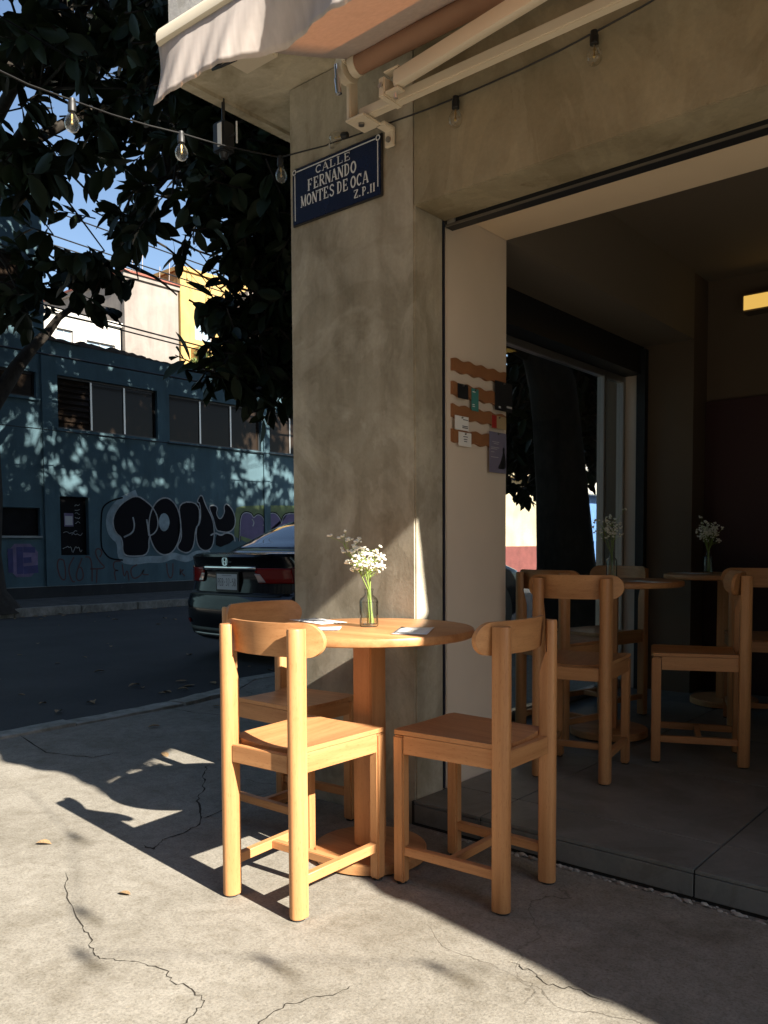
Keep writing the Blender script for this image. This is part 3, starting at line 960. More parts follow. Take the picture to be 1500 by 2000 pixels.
# ------------------------------------------------------------------ string lights
def string_lights(label, path, bulbs, tilt=None, cr=.0028):
    t = thing('string_lights', label, 'string lights', path[0])
    P = [Vector(p) for p in path]
    # sagging fine path
    F = []
    for a, b in zip(P[:-1], P[1:]):
        L = (b - a).length
        k = max(3, int(L / .12))
        for i in range(k):
            u = i / k
            F.append(a.lerp(b, u) + Vector((0, 0, -.028 * max(0, L - .25) * 4 * u * (1 - u))) + Vector((0, 0, random.uniform(-.0015, .0015))))
    F.append(P[-1])
    bm = bmesh.new(); tube(bm, F, cr, 6)
    finish('cord', bm, M['wire'], t, 60)
    for b in bulbs:
        b = Vector(b[:3]); 
        p = min(F, key=lambda q: (q - b).length)
        hang = Vector((random.uniform(-.08, .08), random.uniform(-.08, .08), -1)).normalized() if tilt is None else Vector(tilt)
        rot = Vector((0, 0, -1)).rotation_difference(hang).to_matrix()
        def lath(prof, n=14):
            bm = bmesh.new(); lathe(bm, prof, (0, 0, 0), n)
            for v in bm.verts: v.co = p + rot @ v.co
            return bm
        s = finish('socket', lath([(.004, .006), (.0105, .004), (.0105, -.006), (.0125, -.010), (.0125, -.034), (.010, -.036)]), M['wire'], t, 40)
        gl = finish('bulb', lath([(.0085, -.034), (.010, -.040), (.0150, -.047), (.0205, -.058), (.0222, -.068), (.0205, -.080), (.0150, -.089), (.006, -.0945), (.001, -.095)], 18), M['bulbglass'], t, 70)
        finish('filament', lath([(.002, -.037), (.0045, -.050), (.0012, -.058), (.005, -.070), (.001, -.074)], 6), M['brass'], gl, 40)
    return t
sl = string_lights('black string of clear bulbs strung past the blue street sign along the beam',
    [(-2.30, .55, 2.36), (-2.36, 1.22, 2.335), (-2.425, 1.80, 2.43), (-2.43, 2.27, 2.515), (-2.19, 2.280, 2.490), (-2.165, 2.280, 2.489), (-1.935, 2.278, 2.474), (-1.606, 2.285, 2.462), (-1.118, 2.285, 2.480), (-.70, 2.285, 2.535), (.6, 2.285, 2.60)],
    [(-2.373, 1.302, 2.345), (-2.424, 1.813, 2.42), (-2.43, 2.235, 2.505), (-1.606, 2.285, 2.45), (-1.118, 2.285, 2.47), (-.55, 2.285, 2.52), (.1, 2.285, 2.56)])
# the bulb lying sideways on the sign, and its hook
bm = bmesh.new(); tube(bm, [(-2.175, 2.303, 2.485), (-2.175, 2.285, 2.478), (-2.172, 2.278, 2.488), (-2.168, 2.283, 2.500)], .003, 6)
finish('hook', bm, M['alu'], sl, 50)
def side_bulb():
    p = Vector((-2.085, 2.278, 2.494)); rot = Vector((0, 0, -1)).rotation_difference(Vector((-.97, -.05, .1)).normalized()).to_matrix()
    def lath(prof, n=14):
        bm = bmesh.new(); lathe(bm, prof, (0, 0, 0), n)
        for v in bm.verts: v.co = p + rot @ v.co
        return bm
    finish('socket', lath([(.004, .006), (.0105, .004), (.0125, -.010), (.0125, -.020), (.010, -.022)]), M['wire'], sl, 40)
    g = finish('bulb', lath([(.0085, -.020), (.0150, -.030), (.0205, -.041), (.0222, -.051), (.0205, -.063), (.0150, -.072), (.001, -.078)], 18), M['bulbglass'], sl, 70)
    finish('filament', lath([(.002, -.024), (.0045, -.035), (.0012, -.043), (.005, -.055), (.001, -.060)], 6), M['brass'], g, 40)
side_bulb()
string_lights('second string of bulbs hung over the pavement beyond the awnings on the right',
    [(.9, 1.15, 2.75), (1.3, 1.02, 2.60), (1.8, .73, 2.56), (2.03, .60, 2.56), (2.4, .87, 2.56), (2.8, 1.10, 2.60), (3.3, 1.3, 2.7)],
    [(1.3, 1.02, 2.5), (1.8, .73, 2.5), (2.03, .60, 2.5), (2.4, .87, 2.5), (2.8, 1.10, 2.5)], None, .0022)

# lamp hanging under the slab on a rod, in front of the trees
def wall_lamp():
    c = Vector((-2.66, 2.18, 2.625))
    t = thing('outdoor_lamp', 'black box lantern with a white diffuser panel hung below the slab corner', 'lamp', c)
    part('housing', (c.x - .034, c.y - .030, c.z - .058), (c.x + .034, c.y + .030, c.z + .058), M['plastic'], t, .006)
    part('diffuser', (c.x + .002, c.y - .035, c.z - .045), (c.x + .028, c.y - .0305, c.z + .045), M['lamp_white'], t, .002)
    part('side_fin', (c.x + .078, c.y - .003, c.z - .042), (c.x + .083, c.y + .003, c.z + .042), M['lamp_white'], t, .001)
    bm = bmesh.new(); tube(bm, [(c.x, c.y, c.z + .057), (c.x, c.y, 2.779)], .007, 8)
    finish('rod', bm, M['wire'], t)
    bm = bmesh.new(); tube(bm, [(c.x + .02, c.y, c.z - .01), (c.x + .080, c.y, c.z)], .004, 6)
    finish('fin_arm', bm, M['wire'], t)
    bm = bmesh.new(); lathe(bm, [(.02, 0), (.014, -.02), (.003, -.024)], (c.x, c.y, c.z - .0575), 12)
    finish('sensor', bm, M['plastic'], t)
wall_lamp()

# ------------------------------------------------------------------ furniture
def copy_tree(o, parent=None):
    c = o.copy(); link(c)
    c.parent = parent
    for ch in o.children:
        copy_tree(ch, c)
    return c

def make_chair():
    t = bpy.data.objects.new('chair', None); link(t)
    rx, ry, fx, fy = .130, -.172, .139, .168
    L = lambda name, bm, mat, par=t, sm=40: finish(name, bm, mat, par, sm, local=True)
    for s in (-1, 1):
        # rear post: round at the back, flat towards the seat, thinned at the top behind the backrest
        bm = bmesh.new(); rings = []
        for z, fr, k in ((.006, .021, .95), (.010, .023, 1), (.625, .023, 1), (.650, .016, 1), (.690, .002, 1), (.776, -.004, 1), (.782, -.004, .93)):
            ring = []
            for i in range(15):
                a = PI + .40 + (PI - .80) * i / 14
                ring.append((s * rx + .0225 * k * math.cos(a) / math.cos(.40), ry + .0080 * k + .0315 * k * math.sin(a), z))
            fo = .023; fi = fr
            fp, fm = (fo, fi) if s > 0 else (fi, fo)
            ring += [(s * rx + .0225 * k, ry + fp - .004, z), (s * rx + .0190 * k, ry + fp, z), (s * rx - .0190 * k, ry + fm, z), (s * rx - .0225 * k, ry + fm - .004, z)]
            rings.append(ring)
        loft(bm, rings)
        lg = L('leg', bm, M['woodz'], t, 28)
        bm = bmesh.new(); lathe(bm, [(.018, 0), (.020, .001), (.020, .007)], (s * rx, ry, 0), 14); L('foot_pad', bm, M['rubber'], lg)
        bm = bmesh.new(); box(bm, (s * fx - .0165, fy - .019, .006), (s * fx + .0165, fy + .019, .444), .005)
        lg = L('leg', bm, M['woodz'])
        bm = bmesh.new(); lathe(bm, [(.013, 0), (.015, .001), (.015, .007)], (s * fx, fy, 0), 12); L('foot_pad', bm, M['rubber'], lg)
        # side rail and side stretcher
        bm = bmesh.new()
        loft(bm, [[(s * (rx - .004) - .011, ry + .022, .392), (s * (rx - .004) + .011, ry + .022, .392), (s * (rx - .004) + .011, ry + .022, .446), (s * (rx - .004) - .011, ry + .022, .446)],
                  [(s * (fx + .004) - .011, fy - .021, .392), (s * (fx + .004) + .011, fy - .021, .392), (s * (fx + .004) + .011, fy - .021, .446), (s * (fx + .004) - .011, fy - .021, .446)]])
        L('side_rail', bm, M['woody'], t, 25)
        bm = bmesh.new()
        loft(bm, [[(s * x - .011, y, .088), (s * x + .011, y, .088), (s * x + .011, y, .116), (s * x - .011, y, .116)] for x, y in ((rx, ry + .020), (fx, fy - .018))])
        bmesh.ops.bevel(bm, geom=list(bm.edges), offset=.002, segments=1, affect='EDGES')
        L('stretcher', bm, M['woody'], t, 40)
    bm = bmesh.new(); box(bm, (-.1235, -.013, .090), (.1235, .009, .114), .002); L('cross_stretcher', bm, M['woodx'])
    bm = bmesh.new(); box(bm, (-rx + .022, ry - .010, .392), (rx - .022, ry + .010, .442), .002); L('rear_rail', bm, M['woodx'])
    bm = bmesh.new(); box(bm, (-fx + .016, fy - .006, .394), (fx - .016, fy + .014, .443), .002); L('front_rail', bm, M['woodx'])
    # dished plywood seat
    bm = bmesh.new(); n = 12; top = []; bot = []
    for i in range(n + 1):
        u = -1 + 2 * i / n
        r1 = []; r2 = []
        for j in range(n + 1):
            v = j / n
            wv = .1385 + .0170 * v
            yb = ry + .024 + .012 * (1 - u * u) * 0
            y = yb + (fy + .022 - yb) * v
            x = u * wv
            if abs(u) > .8 and v > .85:   # rounded front corners
                y -= .010 * ((abs(u) - .8) / .2) ** 2 * ((v - .85) / .15)
            dish = -.011 * (1 - u * u) * (1 - v) ** .6 - .004 * (1 - u * u)
            r1.append(bm.verts.new((x, y, .461 + dish)))
            r2.append(bm.verts.new((x, y, .4475 + dish * .98)))
        top.append(r1); bot.append(r2)
    for i in range(n):
        for j in range(n):
            bm.faces.new((top[i][j], top[i + 1][j], top[i + 1][j + 1], top[i][j + 1]))
            bm.faces.new((bot[i][j], bot[i][j + 1], bot[i + 1][j + 1], bot[i + 1][j]))
    for i in range(n):
        bm.faces.new((top[i][0], bot[i][0], bot[i + 1][0], top[i + 1][0])); bm.faces.new((top[i][n], top[i + 1][n], bot[i + 1][n], bot[i][n]))
        bm.faces.new((top[0][i], top[0][i + 1], bot[0][i + 1], bot[0][i])); bm.faces.new((top[n][i], bot[n][i], bot[n][i + 1], top[n][i + 1]))
    L('seat', bm, M['woody'], t, 50)
    # bent plywood backrest with round ends
    bm = bmesh.new(); hw, hh, zc, th = .186, .046, .748, .0125
    cols = 44; A = []; B = []
    for i in range(cols + 1):
        x = -hw + 2 * hw * (.5 - .5 * math.cos(PI * i / cols))
        e = max(0.0, abs(x) - (hw - hh))
        h = math.sqrt(max(0.0, hh * hh - e * e)); h = max(h, .0015)
        yc = -.1735 + .052 * (x / hw) ** 2
        ra = []; rb = []
        for j in range(7):
            z = zc - h + 2 * h * j / 6
            lean = -.010 * (z - zc) / hh * .5
            ra.append(bm.verts.new((x, yc + lean + th, z))); rb.append(bm.verts.new((x, yc + lean, z)))
        A.append(ra); B.append(rb)
    for i in range(cols):
        for j in range(6):
            bm.faces.new((A[i][j], A[i + 1][j], A[i + 1][j + 1], A[i][j + 1]))
            bm.faces.new((B[i][j], B[i][j + 1], B[i + 1][j + 1], B[i + 1][j]))
        bm.faces.new((A[i][0], B[i][0], B[i + 1][0], A[i + 1][0])); bm.faces.new((A[i][6], A[i + 1][6], B[i + 1][6], B[i][6]))
    for i in (0, cols):
        for j in range(6):
            bm.faces.new((A[i][j], A[i][j + 1], B[i][j + 1], B[i][j]))
    L('backrest', bm, M['woodx'], t, 50)
    return t

CH = make_chair()
CHAIRS = [
    ((-1.7125, 1.668, 0), 3, 'sunlit wooden chair nearest the camera, back towards us, left of the outdoor table', 'chairs at the outdoor table'),
    ((-1.345, 2.010, 0), 91, 'shaded wooden chair right of the outdoor table, in front of the cafe step', 'chairs at the outdoor table'),
    ((-2.170, 2.040, 0), -88, 'wooden chair behind the outdoor table, next to the street, facing the cafe', 'chairs at the outdoor table'),
    ((-1.515, 3.035, FZ), 12.5, 'nearest wooden chair inside the cafe doorway, back towards us', 'chairs inside the cafe'),
    ((-1.225, 3.525, FZ), 112, 'wooden chair inside seen side-on, right of the indoor table', 'chairs inside the cafe'),
    ((-1.86, 3.55, FZ), -12, 'dark wooden chair inside beside the side window, behind the doorway chair', 'chairs inside the cafe'),
    ((-1.93, 4.10, FZ), 165, 'dark wooden chair inside behind the first indoor vase', 'chairs inside the cafe'),
    ((-1.20, 4.32, FZ), 20, 'wooden chair at the rear indoor table, back towards us', 'chairs inside the cafe'),
    ((-.80, 4.72, FZ), 75, 'rearmost wooden chair inside by the dark red door, cut by the picture edge', 'chairs inside the cafe'),
]
for i, (loc, rz, lab, grp) in enumerate(CHAIRS):
    o = CH if i == 0 else copy_tree(CH)
    o.location = loc; o.rotation_euler = (0, 0, R(rz))
    tag(o, lab, 'chair', grp)

def make_table():
    t = bpy.data.objects.new('round_table', None); link(t)
    L = lambda name, bm, mat, sm=40: finish(name, bm, mat, t, sm, local=True)
    r = .334
    bm = bmesh.new(); lathe(bm, [(.0, .714), (r - .008, .714), (r - .002, .717), (r, .722), (r, .734), (r - .002, .739), (r - .006, .741), (0.0, .741)][1:-1], (0, 0, 0), 96)
    L('tabletop', bm, M['woodx'])
    bm = bmesh.new(); box(bm, (-.038, -.038, .0385), (.038, .038, .7135), .004); L('column', bm, M['woodz'])
    bm = bmesh.new(); lathe(bm, [(.176, .004), (.181, .007), (.181, .034), (.177, .038)], (0, 0, 0), 72); L('base', bm, M['woodx'])
    bm = bmesh.new()
    for a in range(4): lathe(bm, [(.012, 0), (.012, .006)], (.14 * math.cos(a * PI / 2 + .6), .14 * math.sin(a * PI / 2 + .6), 0), 10)
    L('glides', bm, M['rubber'])
    return t
TB = make_table()
TABLES = [((-1.722, 1.970, 0), 0, 'round wooden pedestal table standing outside in the sun against the cement pillar', 'round pedestal tables'),
          ((-1.70, 3.685, FZ), 20, 'round wooden table inside the cafe, nearest the doorway', 'round pedestal tables'),
          ((-1.52, 4.80, FZ), 8, 'round wooden table at the back of the cafe, before the dark red door', 'round pedestal tables')]
for i, (loc, rz, lab, grp) in enumerate(TABLES):
    o = TB if i == 0 else copy_tree(TB)
    o.location = loc; o.rotation_euler = (0, 0, R(rz)); tag(o, lab, 'table', grp)

# ------------------------------------------------------------------ vases of baby's breath
def make_vase(seed, lean, nst=10):
    rs = random.Random(seed)
    t = bpy.data.objects.new('flower_vase', None); link(t)
    L = lambda name, bm, mat, par=t, sm=50: finish(name, bm, mat, par, sm, local=True)
    bm = bmesh.new()
    out = [(.0, .0), (.024, .0), (.0265, .004), (.0265, .088), (.0235, .097), (.0145, .105), (.0115, .110), (.0115, .122), (.0135, .124), (.0135, .129), (.0115, .130)]
    inn = [(.0095, .129), (.0095, .110), (.0125, .103), (.0215, .094), (.0240, .087), (.0240, .008), (.0, .006)]
    lathe(bm, [(max(r, .0005), z) for r, z in out + inn], (0, 0, 0), 28)
    L('bottle', bm, M['bottle'])
    bm = bmesh.new()
    lathe(bm, [(.0005, .0062), (.0238, .0082), (.0238, .084), (.0005, .084)], (0, 0, 0), 28)
    L('water', bm, M['water'])
    st = bmesh.new(); bl = bmesh.new(); sq = []
    def blossom(p):
        r = rs.uniform(.0030, .0050)
        for _ in range(2):
            g = bmesh.ops.create_icosphere(bl, subdivisions=1, radius=r)
            q = p + Vector((rs.uniform(-1, 1), rs.uniform(-1, 1), rs.uniform(-.4, .8))) * r * .7
            for v in g['verts']:
                v.co = q + v.co * rs.uniform(.75, 1.2)
    heads = []
    for i in range(nst):
        a = rs.uniform(0, 2 * PI); sp = rs.uniform(.015, .07)
        foot = Vector((rs.uniform(-.006, .014), rs.uniform(-.006, .006), .012))
        neck = Vector((math.cos(a) * .004, math.sin(a) * .004, .125))
        top = Vector((math.cos(a) * sp + lean[0] * rs.uniform(.3, 1), math.sin(a) * sp + lean[1] * rs.uniform(.3, 1), rs.uniform(.21, .29)))
        mid = neck.lerp(top, .5) + Vector((0, 0, .012))
        tube(st, [foot, neck, mid, top], [.0016, .0014, .0011, .0008], 5)
        for k in range(rs.randint(8, 10)):
            u = rs.uniform(.25, 1)
            p0 = neck.lerp(mid, u * 2) if u < .5 else mid.lerp(top, u * 2 - 1)
            d = Vector((rs.uniform(-1, 1), rs.uniform(-1, 1), rs.uniform(.25, 1.1))).normalized()
            p1 = p0 + d * rs.uniform(.02, .045)
            tube(st, [p0, p0.lerp(p1, .5) + Vector((0, 0, .003)), p1], [.0008, .0007, .0005], 4)
            for q in range(rs.randint(2, 4)):
                d2 = (d + Vector((rs.uniform(-1, 1), rs.uniform(-1, 1), rs.uniform(-.2, .9))) * .8).normalized()
                p2 = p1 + d2 * rs.uniform(.008, .022)
                tube(st, [p1, p2], [.0005, .0004], 3)
                blossom(p2)
    o = L('stems', st, M['stem']); o['kind'] = 'stuff'
    o = L('blossoms', bl, M['petal']); o['kind'] = 'stuff'
    return t
v = make_vase(3, (-.055, -.03)); v.location = (-1.735, 1.985, .7415); v.rotation_euler = (0, 0, .1); v.scale = (1.14, 1.14, .93)
tag(v, 'clear glass bottle of white baby\'s breath in the sun on the outdoor table', 'vase')
v = make_vase(8, (-.05, .02), 5); v.location = (-1.745, 3.80, .7415 + FZ)
tag(v, 'clear bottle with a sparse sprig of flowers on the first indoor table', 'vase')
v = make_vase(12, (.01, .02)); v.location = (-1.62, 4.80, .7415 + FZ)
tag(v, 'bottle with a full bunch of flowers on the rear indoor table', 'vase')

def sheet(c, w, h, rz, label, z, lines=True):
    bm = bmesh.new(); nx = 6; g = []
    for i in range(nx + 1):
        row = []
        for j in range(5):
            x = -w / 2 + w * i / nx; y = -h / 2 + h * j / 4
            row.append(bm.verts.new((x, y, .0008 + .0020 * (abs(x) / w * 2) ** 3 * (.5 + .5 * math.sin(3 * y / h)))))
        g.append(row)
    for i in range(nx):
        for j in range(4):
            bm.faces.new((g[i][j], g[i + 1][j], g[i + 1][j + 1], g[i][j + 1]))
    o = finish('menu_sheet', bm, M['paper'], None, 60)
    md = o.modifiers.new('thick', 'SOLIDIFY'); md.thickness = .0004
    o.location = (c[0], c[1], z); o.rotation_euler = (0, 0, R(rz))
    tag(o, label, 'paper')
    if lines:
        bm = bmesh.new()
        for k in range(9):
            y = h * (.36 - .09 * k)
            x0 = -w * .38; x1 = x0 + w * random.uniform(.3, .72)
            stroke(bm, [(x0, y), (x1, y)], .0022, (0, 0, .0036), (1, 0, 0), (0, 1, 0))
        finish('print', bm, M['inkl'], o, 0, local=True)
    return o
TZ = .7418
sheet((-1.530, 1.955), .105, .20, 30, 'white menu sheet half in shadow on the right of the outdoor table', TZ)
sheet((-1.825, 1.800), .105, .20, -52, 'sunlit white menu sheet at the front left of the outdoor table', TZ)
sheet((-1.985, 2.005), .105, .20, 78, 'menu sheet with dark print behind the bottle on the outdoor table', TZ)
sheet((-1.47, 3.56), .105, .20, 70, 'white menu sheet on the first indoor table', TZ + FZ)
sheet((-1.68, 4.72), .105, .20, 70, 'menu sheet at the left edge of the rear indoor table', TZ + FZ)

# ------------------------------------------------------------------ pin strips and cards on the cream pier
XP = PX - .004
def strips():
    for k, (z0, z1, lab) in enumerate(((1.645, 1.690, 'topmost'), (1.556, 1.603, 'second'), (1.474, 1.521, 'third'), (1.386, 1.432, 'lowest'))):
        y0, y1 = 2.524, 2.892
        n = 60
        f = lambda y: .0038 * math.sin((y - y0) * 2 * PI / .085 + k)
        top = [(y0 + (y1 - y0) * i / n, z1 + f(y0 + (y1 - y0) * i / n)) for i in range(n + 1)]
        bot = [(y, z - (z1 - z0)) for y, z in reversed(top)]
        bm = bmesh.new(); poly_prism(bm, top + bot, (XP + .0005, 0, 0), (0, 1, 0), (0, 0, 1), (.012, 0, 0))
        o = finish('pin_strip', bm, M['cork'], None, 25)
        tag(o, f'{lab} wavy brown wooden pin strip on the cream pier', 'pin strip', 'wavy pin strips')
strips()
def card(name, label, y0, y1, z0, z1, mat, dx=.014, tilt=0.0, deco=None):
    bm = bmesh.new(); box(bm, (XP + dx, y0, z0), (XP + dx + .0012, y1, z1), .0003, 1)
    o = finish(name, bm, mat, None, 0)
    tag(o, label, 'card')
    bm = bmesh.new(); tube(bm, [(XP + dx + .001, (y0 + y1) / 2, z1 - .006), (XP + dx + .007, (y0 + y1) / 2, z1 - .006)], .003, 8)
    finish('pin', bm, M['steel'], o, 40)
    if deco: deco(o, XP + dx + .0020)
    return o
def lines(ys, zs, wd, mat, nm='print'):
    def f(o, x):
        bm = bmesh.new()
        for (a, b), z in zip(ys, zs):
            stroke(bm, [(a, z), (b, z)], wd, (x, 0, 0), (0, 1, 0), (0, 0, 1))
        finish(nm, bm, mat, o, 0)
    return f
card('pinned_card', 'large black card overhanging the pier edge on the topmost strip', 2.805, 2.935, 1.535, 1.650, M['cardblk'], .015,
     deco=lines([(2.83, 2.845), (2.89, 2.93)], [1.548, 1.555], .008, M['inkl']))
card('pinned_card', 'small black card at the left of the second strip', 2.550, 2.618, 1.548, 1.602, M['cardblk'], .015)
card('pinned_card', 'narrow teal card hanging from the second strip', 2.640, 2.688, 1.512, 1.596, M['teal'], .015,
     deco=lines([(2.645, 2.665), (2.645, 2.660), (2.645, 2.662)], [1.583, 1.535, 1.528], .003, M['paper']))
card('pinned_card', 'white card with dark print left of the third strip', 2.528, 2.618, 1.430, 1.482, M['paper'], .0165,
     deco=lines([(2.58, 2.612), (2.575, 2.612), (2.575, 2.612)], [1.470, 1.446, 1.440], .003, M['ink']))
card('pinned_card', 'lowest white note card on the fourth strip', 2.556, 2.640, 1.372, 1.424, M['paper'], .014,
     deco=lines([(2.585, 2.615), (2.588, 2.612), (2.590, 2.610)], [1.408, 1.398, 1.390], .003, M['ink']))
card('pinned_card', 'red and tan card at the right of the third strip', 2.780, 2.888, 1.462, 1.512, M['tan_card'], .015,
     deco=lambda o, x: part('red_panel', (x - .0006, 2.781, 1.4625), (x + .0003, 2.815, 1.5115), M['redcard'], o))
def poster_deco(o, x):
    lines([(2.785, 2.835), (2.795, 2.830), (2.775, 2.835), (2.775, 2.82), (2.775, 2.80), (2.775, 2.83)], [1.408, 1.401, 1.386, 1.380, 1.368, 1.348], .0022, M['inkl'])(o, x)
    bm = bmesh.new()
    body = smooth_pts([(2.868, 1.392), (2.876, 1.385), (2.873, 1.372), (2.882, 1.355), (2.885, 1.330), (2.884, 1.305), (2.83, 1.302), (2.828, 1.312), (2.846, 1.330), (2.858, 1.355), (2.864, 1.372), (2.860, 1.385)], 2, True)
    poly_prism(bm, body, (x, 0, 0), (0, 1, 0), (0, 0, 1), (.0004, 0, 0))
    finish('silhouette', bm, M['cardblk'], o, 0)
card('poster', 'tall slate violet poster with a dark seated figure, lowest right on the pier', 2.765, 2.890, 1.287, 1.447, M['poster'], .0145, deco=poster_deco)

# recessed warm ceiling light inside
def ceiling_light():
    t = thing('wall_light', 'small glowing warm yellow light box high on the back wall of the cafe', 'lamp', (-1.35, 5.15, 2.42))
    part('housing', (-1.56, 5.14, 2.36), (-1.0, 5.249, 2.46), M['backwall'], t)
    part('diffuser', (-1.55, 5.133, 2.37), (-1.01, 5.1395, 2.45), M['warm'], t)
ceiling_light()

# ------------------------------------------------------------------ parked car
def car():
    cx, cy, cz = -6.25, 5.02, -.12
    t = thing('parked_car', 'dark grey sedan parked at the near kerb, seen from behind', 'car', (cx, cy, cz))
    L = lambda name, bm, mat, par=t, sm=40: finish(name, bm, mat, par, sm, local=(par is t))
    def levels(tab, z):
        for (za, *a), (zb, *b) in zip(tab[:-1], tab[1:]):
            if za <= z <= zb:
                k = (z - za) / (zb - za); k = k * k * (3 - 2 * k) * .5 + k * .5
                return [p + (q - p) * k for p, q in zip(a, b)]
        return list(tab[-1][1:]) if z > tab[-1][0] else list(tab[0][1:])
    #        z    rear  front  halfwidth
    BODY = [(.20, .12, 4.25, .76), (.26, .04, 4.36, .80), (.42, .0, 4.44, .835), (.56, .0, 4.44, .845), (.645, .035, 4.42, .847), (.68, .075, 4.40, .845), (.80, .095, 4.30, .838), (.90, .085, 3.95, .825), (.985, .055, 3.45, .80), (1.02, .030, 3.25, .775), (1.045, .050, 3.20, .74)]
    D, n_ = .46, 2.9
    def outline(z, tab=BODY, D=D, n_=n_, off=0.0, K=16):
        yr, yf, w = levels(tab, z); yr -= off; yf += off; w += off
        pts = []
        for i in range(-K, K + 1):
            th = PI / 2 * i / K
            x = w * math.copysign(abs(math.sin(th)) ** (2 / n_), th) if i else 0
            y = yr + D * (1 - abs(math.cos(th)) ** (2 / n_))
            pts.append((x, y))
        for i in range(-K, K + 1):
            th = -PI / 2 * i / K
            x = w * math.copysign(abs(math.sin(th)) ** (2 / n_), th) if i else 0
            y = yf - D * (1 - abs(math.cos(th)) ** (2 / n_))
            pts.append((x, y))
        return pts
    bm = bmesh.new()
    zs = sorted(set([.20, .23, .26, .32, .42, .50, .56, .61, .645, .665, .68, .72, .76, .80, .85, .90, .94, .985, 1.005, 1.02, 1.035, 1.045]))
    rings = [[(x, y, z) for x, y in outline(z)] for z in zs]
    # gently crowned boot lid / bonnet
    yr, yf, w = levels(BODY, 1.045)
    rings.append([(x * .93, (y - 1.6) * .975 + 1.6 + .02, 1.058) for x, y in outline(1.045)])
    loft(bm, rings)
    L('body', bm, M['paint'], t, 32)
    CAB = [(1.03, .50, 3.42, .765), (1.10, .64, 3.28, .74), (1.20, .86, 3.06, .70), (1.30, 1.08, 2.84, .655), (1.38, 1.30, 2.62, .60), (1.43, 1.52, 2.42, .53), (1.462, 1.80, 2.2, .40)]
    bm = bmesh.new()
    zc = [1.03, 1.06, 1.10, 1.15, 1.20, 1.25, 1.30, 1.34, 1.38, 1.41, 1.43, 1.45, 1.462]
    loft(bm, [[(x, y, z) for x, y in outline(z, CAB, .28, 3.2)] for z in zc])
    cab = L('cabin', bm, M['paint'], t, 50)
    # rear screen and side glass as shaped panes set on the cabin skin
    def patch(z0, z1, f0, f1, tab, DD, nn, off, mat, name, parent=t, K=14, rows=8):
        """f0/f1(k) -> outline parameter range: 0 = rear centre, 1 = rear corner end; beyond runs along the side in metres"""
        bm = bmesh.new(); rowsv = []
        for r in range(rows + 1):
            k = r / rows; z = z0 + (z1 - z0) * k
            yr, yf, w = levels(tab, z); yr -= off; w += off
            row = []
            a, b = f0(k), f1(k)
            for i in range(K + 1):
                s = a + (b - a) * i / K
                sg = math.copysign(1, s); q = abs(s)
                if q <= 1:
                    th = PI / 2 * q
                    x = w * math.sin(th) ** (2 / nn) if q else 0
                    y = yr + DD * (1 - math.cos(th) ** (2 / nn))
                else:
                    x = w; y = yr + DD + (q - 1)
                row.append(bm.verts.new((sg * x, y, z)))
            rowsv.append(row)
        for a, b in zip(rowsv[:-1], rowsv[1:]):
            for i in range(K):
                bm.faces.new((a[i], a[i + 1], b[i + 1], b[i]))
        o = finish(name, bm, mat, parent, 60, local=True)
        md = o.modifiers.new('thick', 'SOLIDIFY'); md.thickness = .006; md.offset = 0
        return o
    patch(1.075, 1.395, lambda k: -.42 + .04 * k, lambda k: .42 - .04 * k, CAB, .28, 3.2, .006, M['carglass'], 'rear_screen')
    for s in (-1, 1):
        patch(1.075, 1.385, lambda k: s * (1.18 + .10 * k), lambda k: s * (2.45 - .45 * k), CAB, .28, 3.2, .006, M['carglass'], 'side_window')
        # tail lamp wrapping round the corner
        patch(.775, .915, lambda k: s * (.235 - .045 * k) if True else 0, lambda k: s * .62, BODY, D, n_, .010, M['redlens'], 'tail_lamp')
        patch(.772, .925, lambda k: s * .625, lambda k: s * (1.05 - .16 * k), BODY, D, n_, .011, M['darkred'], 'tail_lamp')
        patch(.782, .86, lambda k: s * (.225 - .03 * k), lambda k: s * (.300 - .055 * k), BODY, D, n_, .016, M['clearlens'], 'reversing_lamp')
        patch(.36, .40, lambda k: s * .42, lambda k: s * .60, BODY, D, n_, .006, M['redlens'], 'reflector')
    patch(.893, .926, lambda k: -.215, lambda k: .215, BODY, D, n_, .016, M['chrome'], 'chrome_strip', rows=2)
    patch(.215, .33, lambda k: -.55, lambda k: .55, BODY, D, n_, .004, M['plastic'], 'lower_bumper', rows=3)
    patch(.650, .672, lambda k: -.50, lambda k: .50, BODY, D, n_, .003, M['plastic'], 'lid_gap', rows=2)
    patch(.245, .275, lambda k: -.35, lambda k: .35, BODY, D, n_, .012, M['alu'], 'bumper_trim', rows=2)
    # number plate
    yq = .080
    o = part('number_plate', (cx - .17, cy + yq - .018, cz + .685), (cx + .17, cy + yq + .006, cz + .875), M['plastic'], t, .004)
    p2 = part('plate_face', (cx - .150, cy + yq - .0215, cz + .705), (cx + .150, cy + yq - .0185, cz + .855), M['plate'], o, .001)
    bm = bmesh.new()
    text_mesh(bm, 'PEB-37-58', (cx - .138, cy + yq - .0222, cz + .740), (1, 0, 0), (0, 0, 1), (0, -1, 0), .276, .075, PLAIN)
    finish('plate_number', bm, M['ink'], o, 0)
    bm = bmesh.new(); stroke(bm, [(cx - .07, cz + .842), (cx + .07, cz + .842)], .012, (0, cy + yq - .0223, 0), (1, 0, 0), (0, 0, 1)); finish('plate_caption', bm, M['inkl'], o, 0)
    # emblem: H in a rounded frame
    yq = .070
    bm = bmesh.new()
    fr = smooth_pts([(-.048, .040), (0, .046), (.048, .040), (.040, -.040), (0, -.044), (-.040, -.040)], 2, True)
    stroke(bm, fr, .008, (cx, cy + yq - .028, cz + .975), (.8, 0, 0), (0, 0, .8), True)
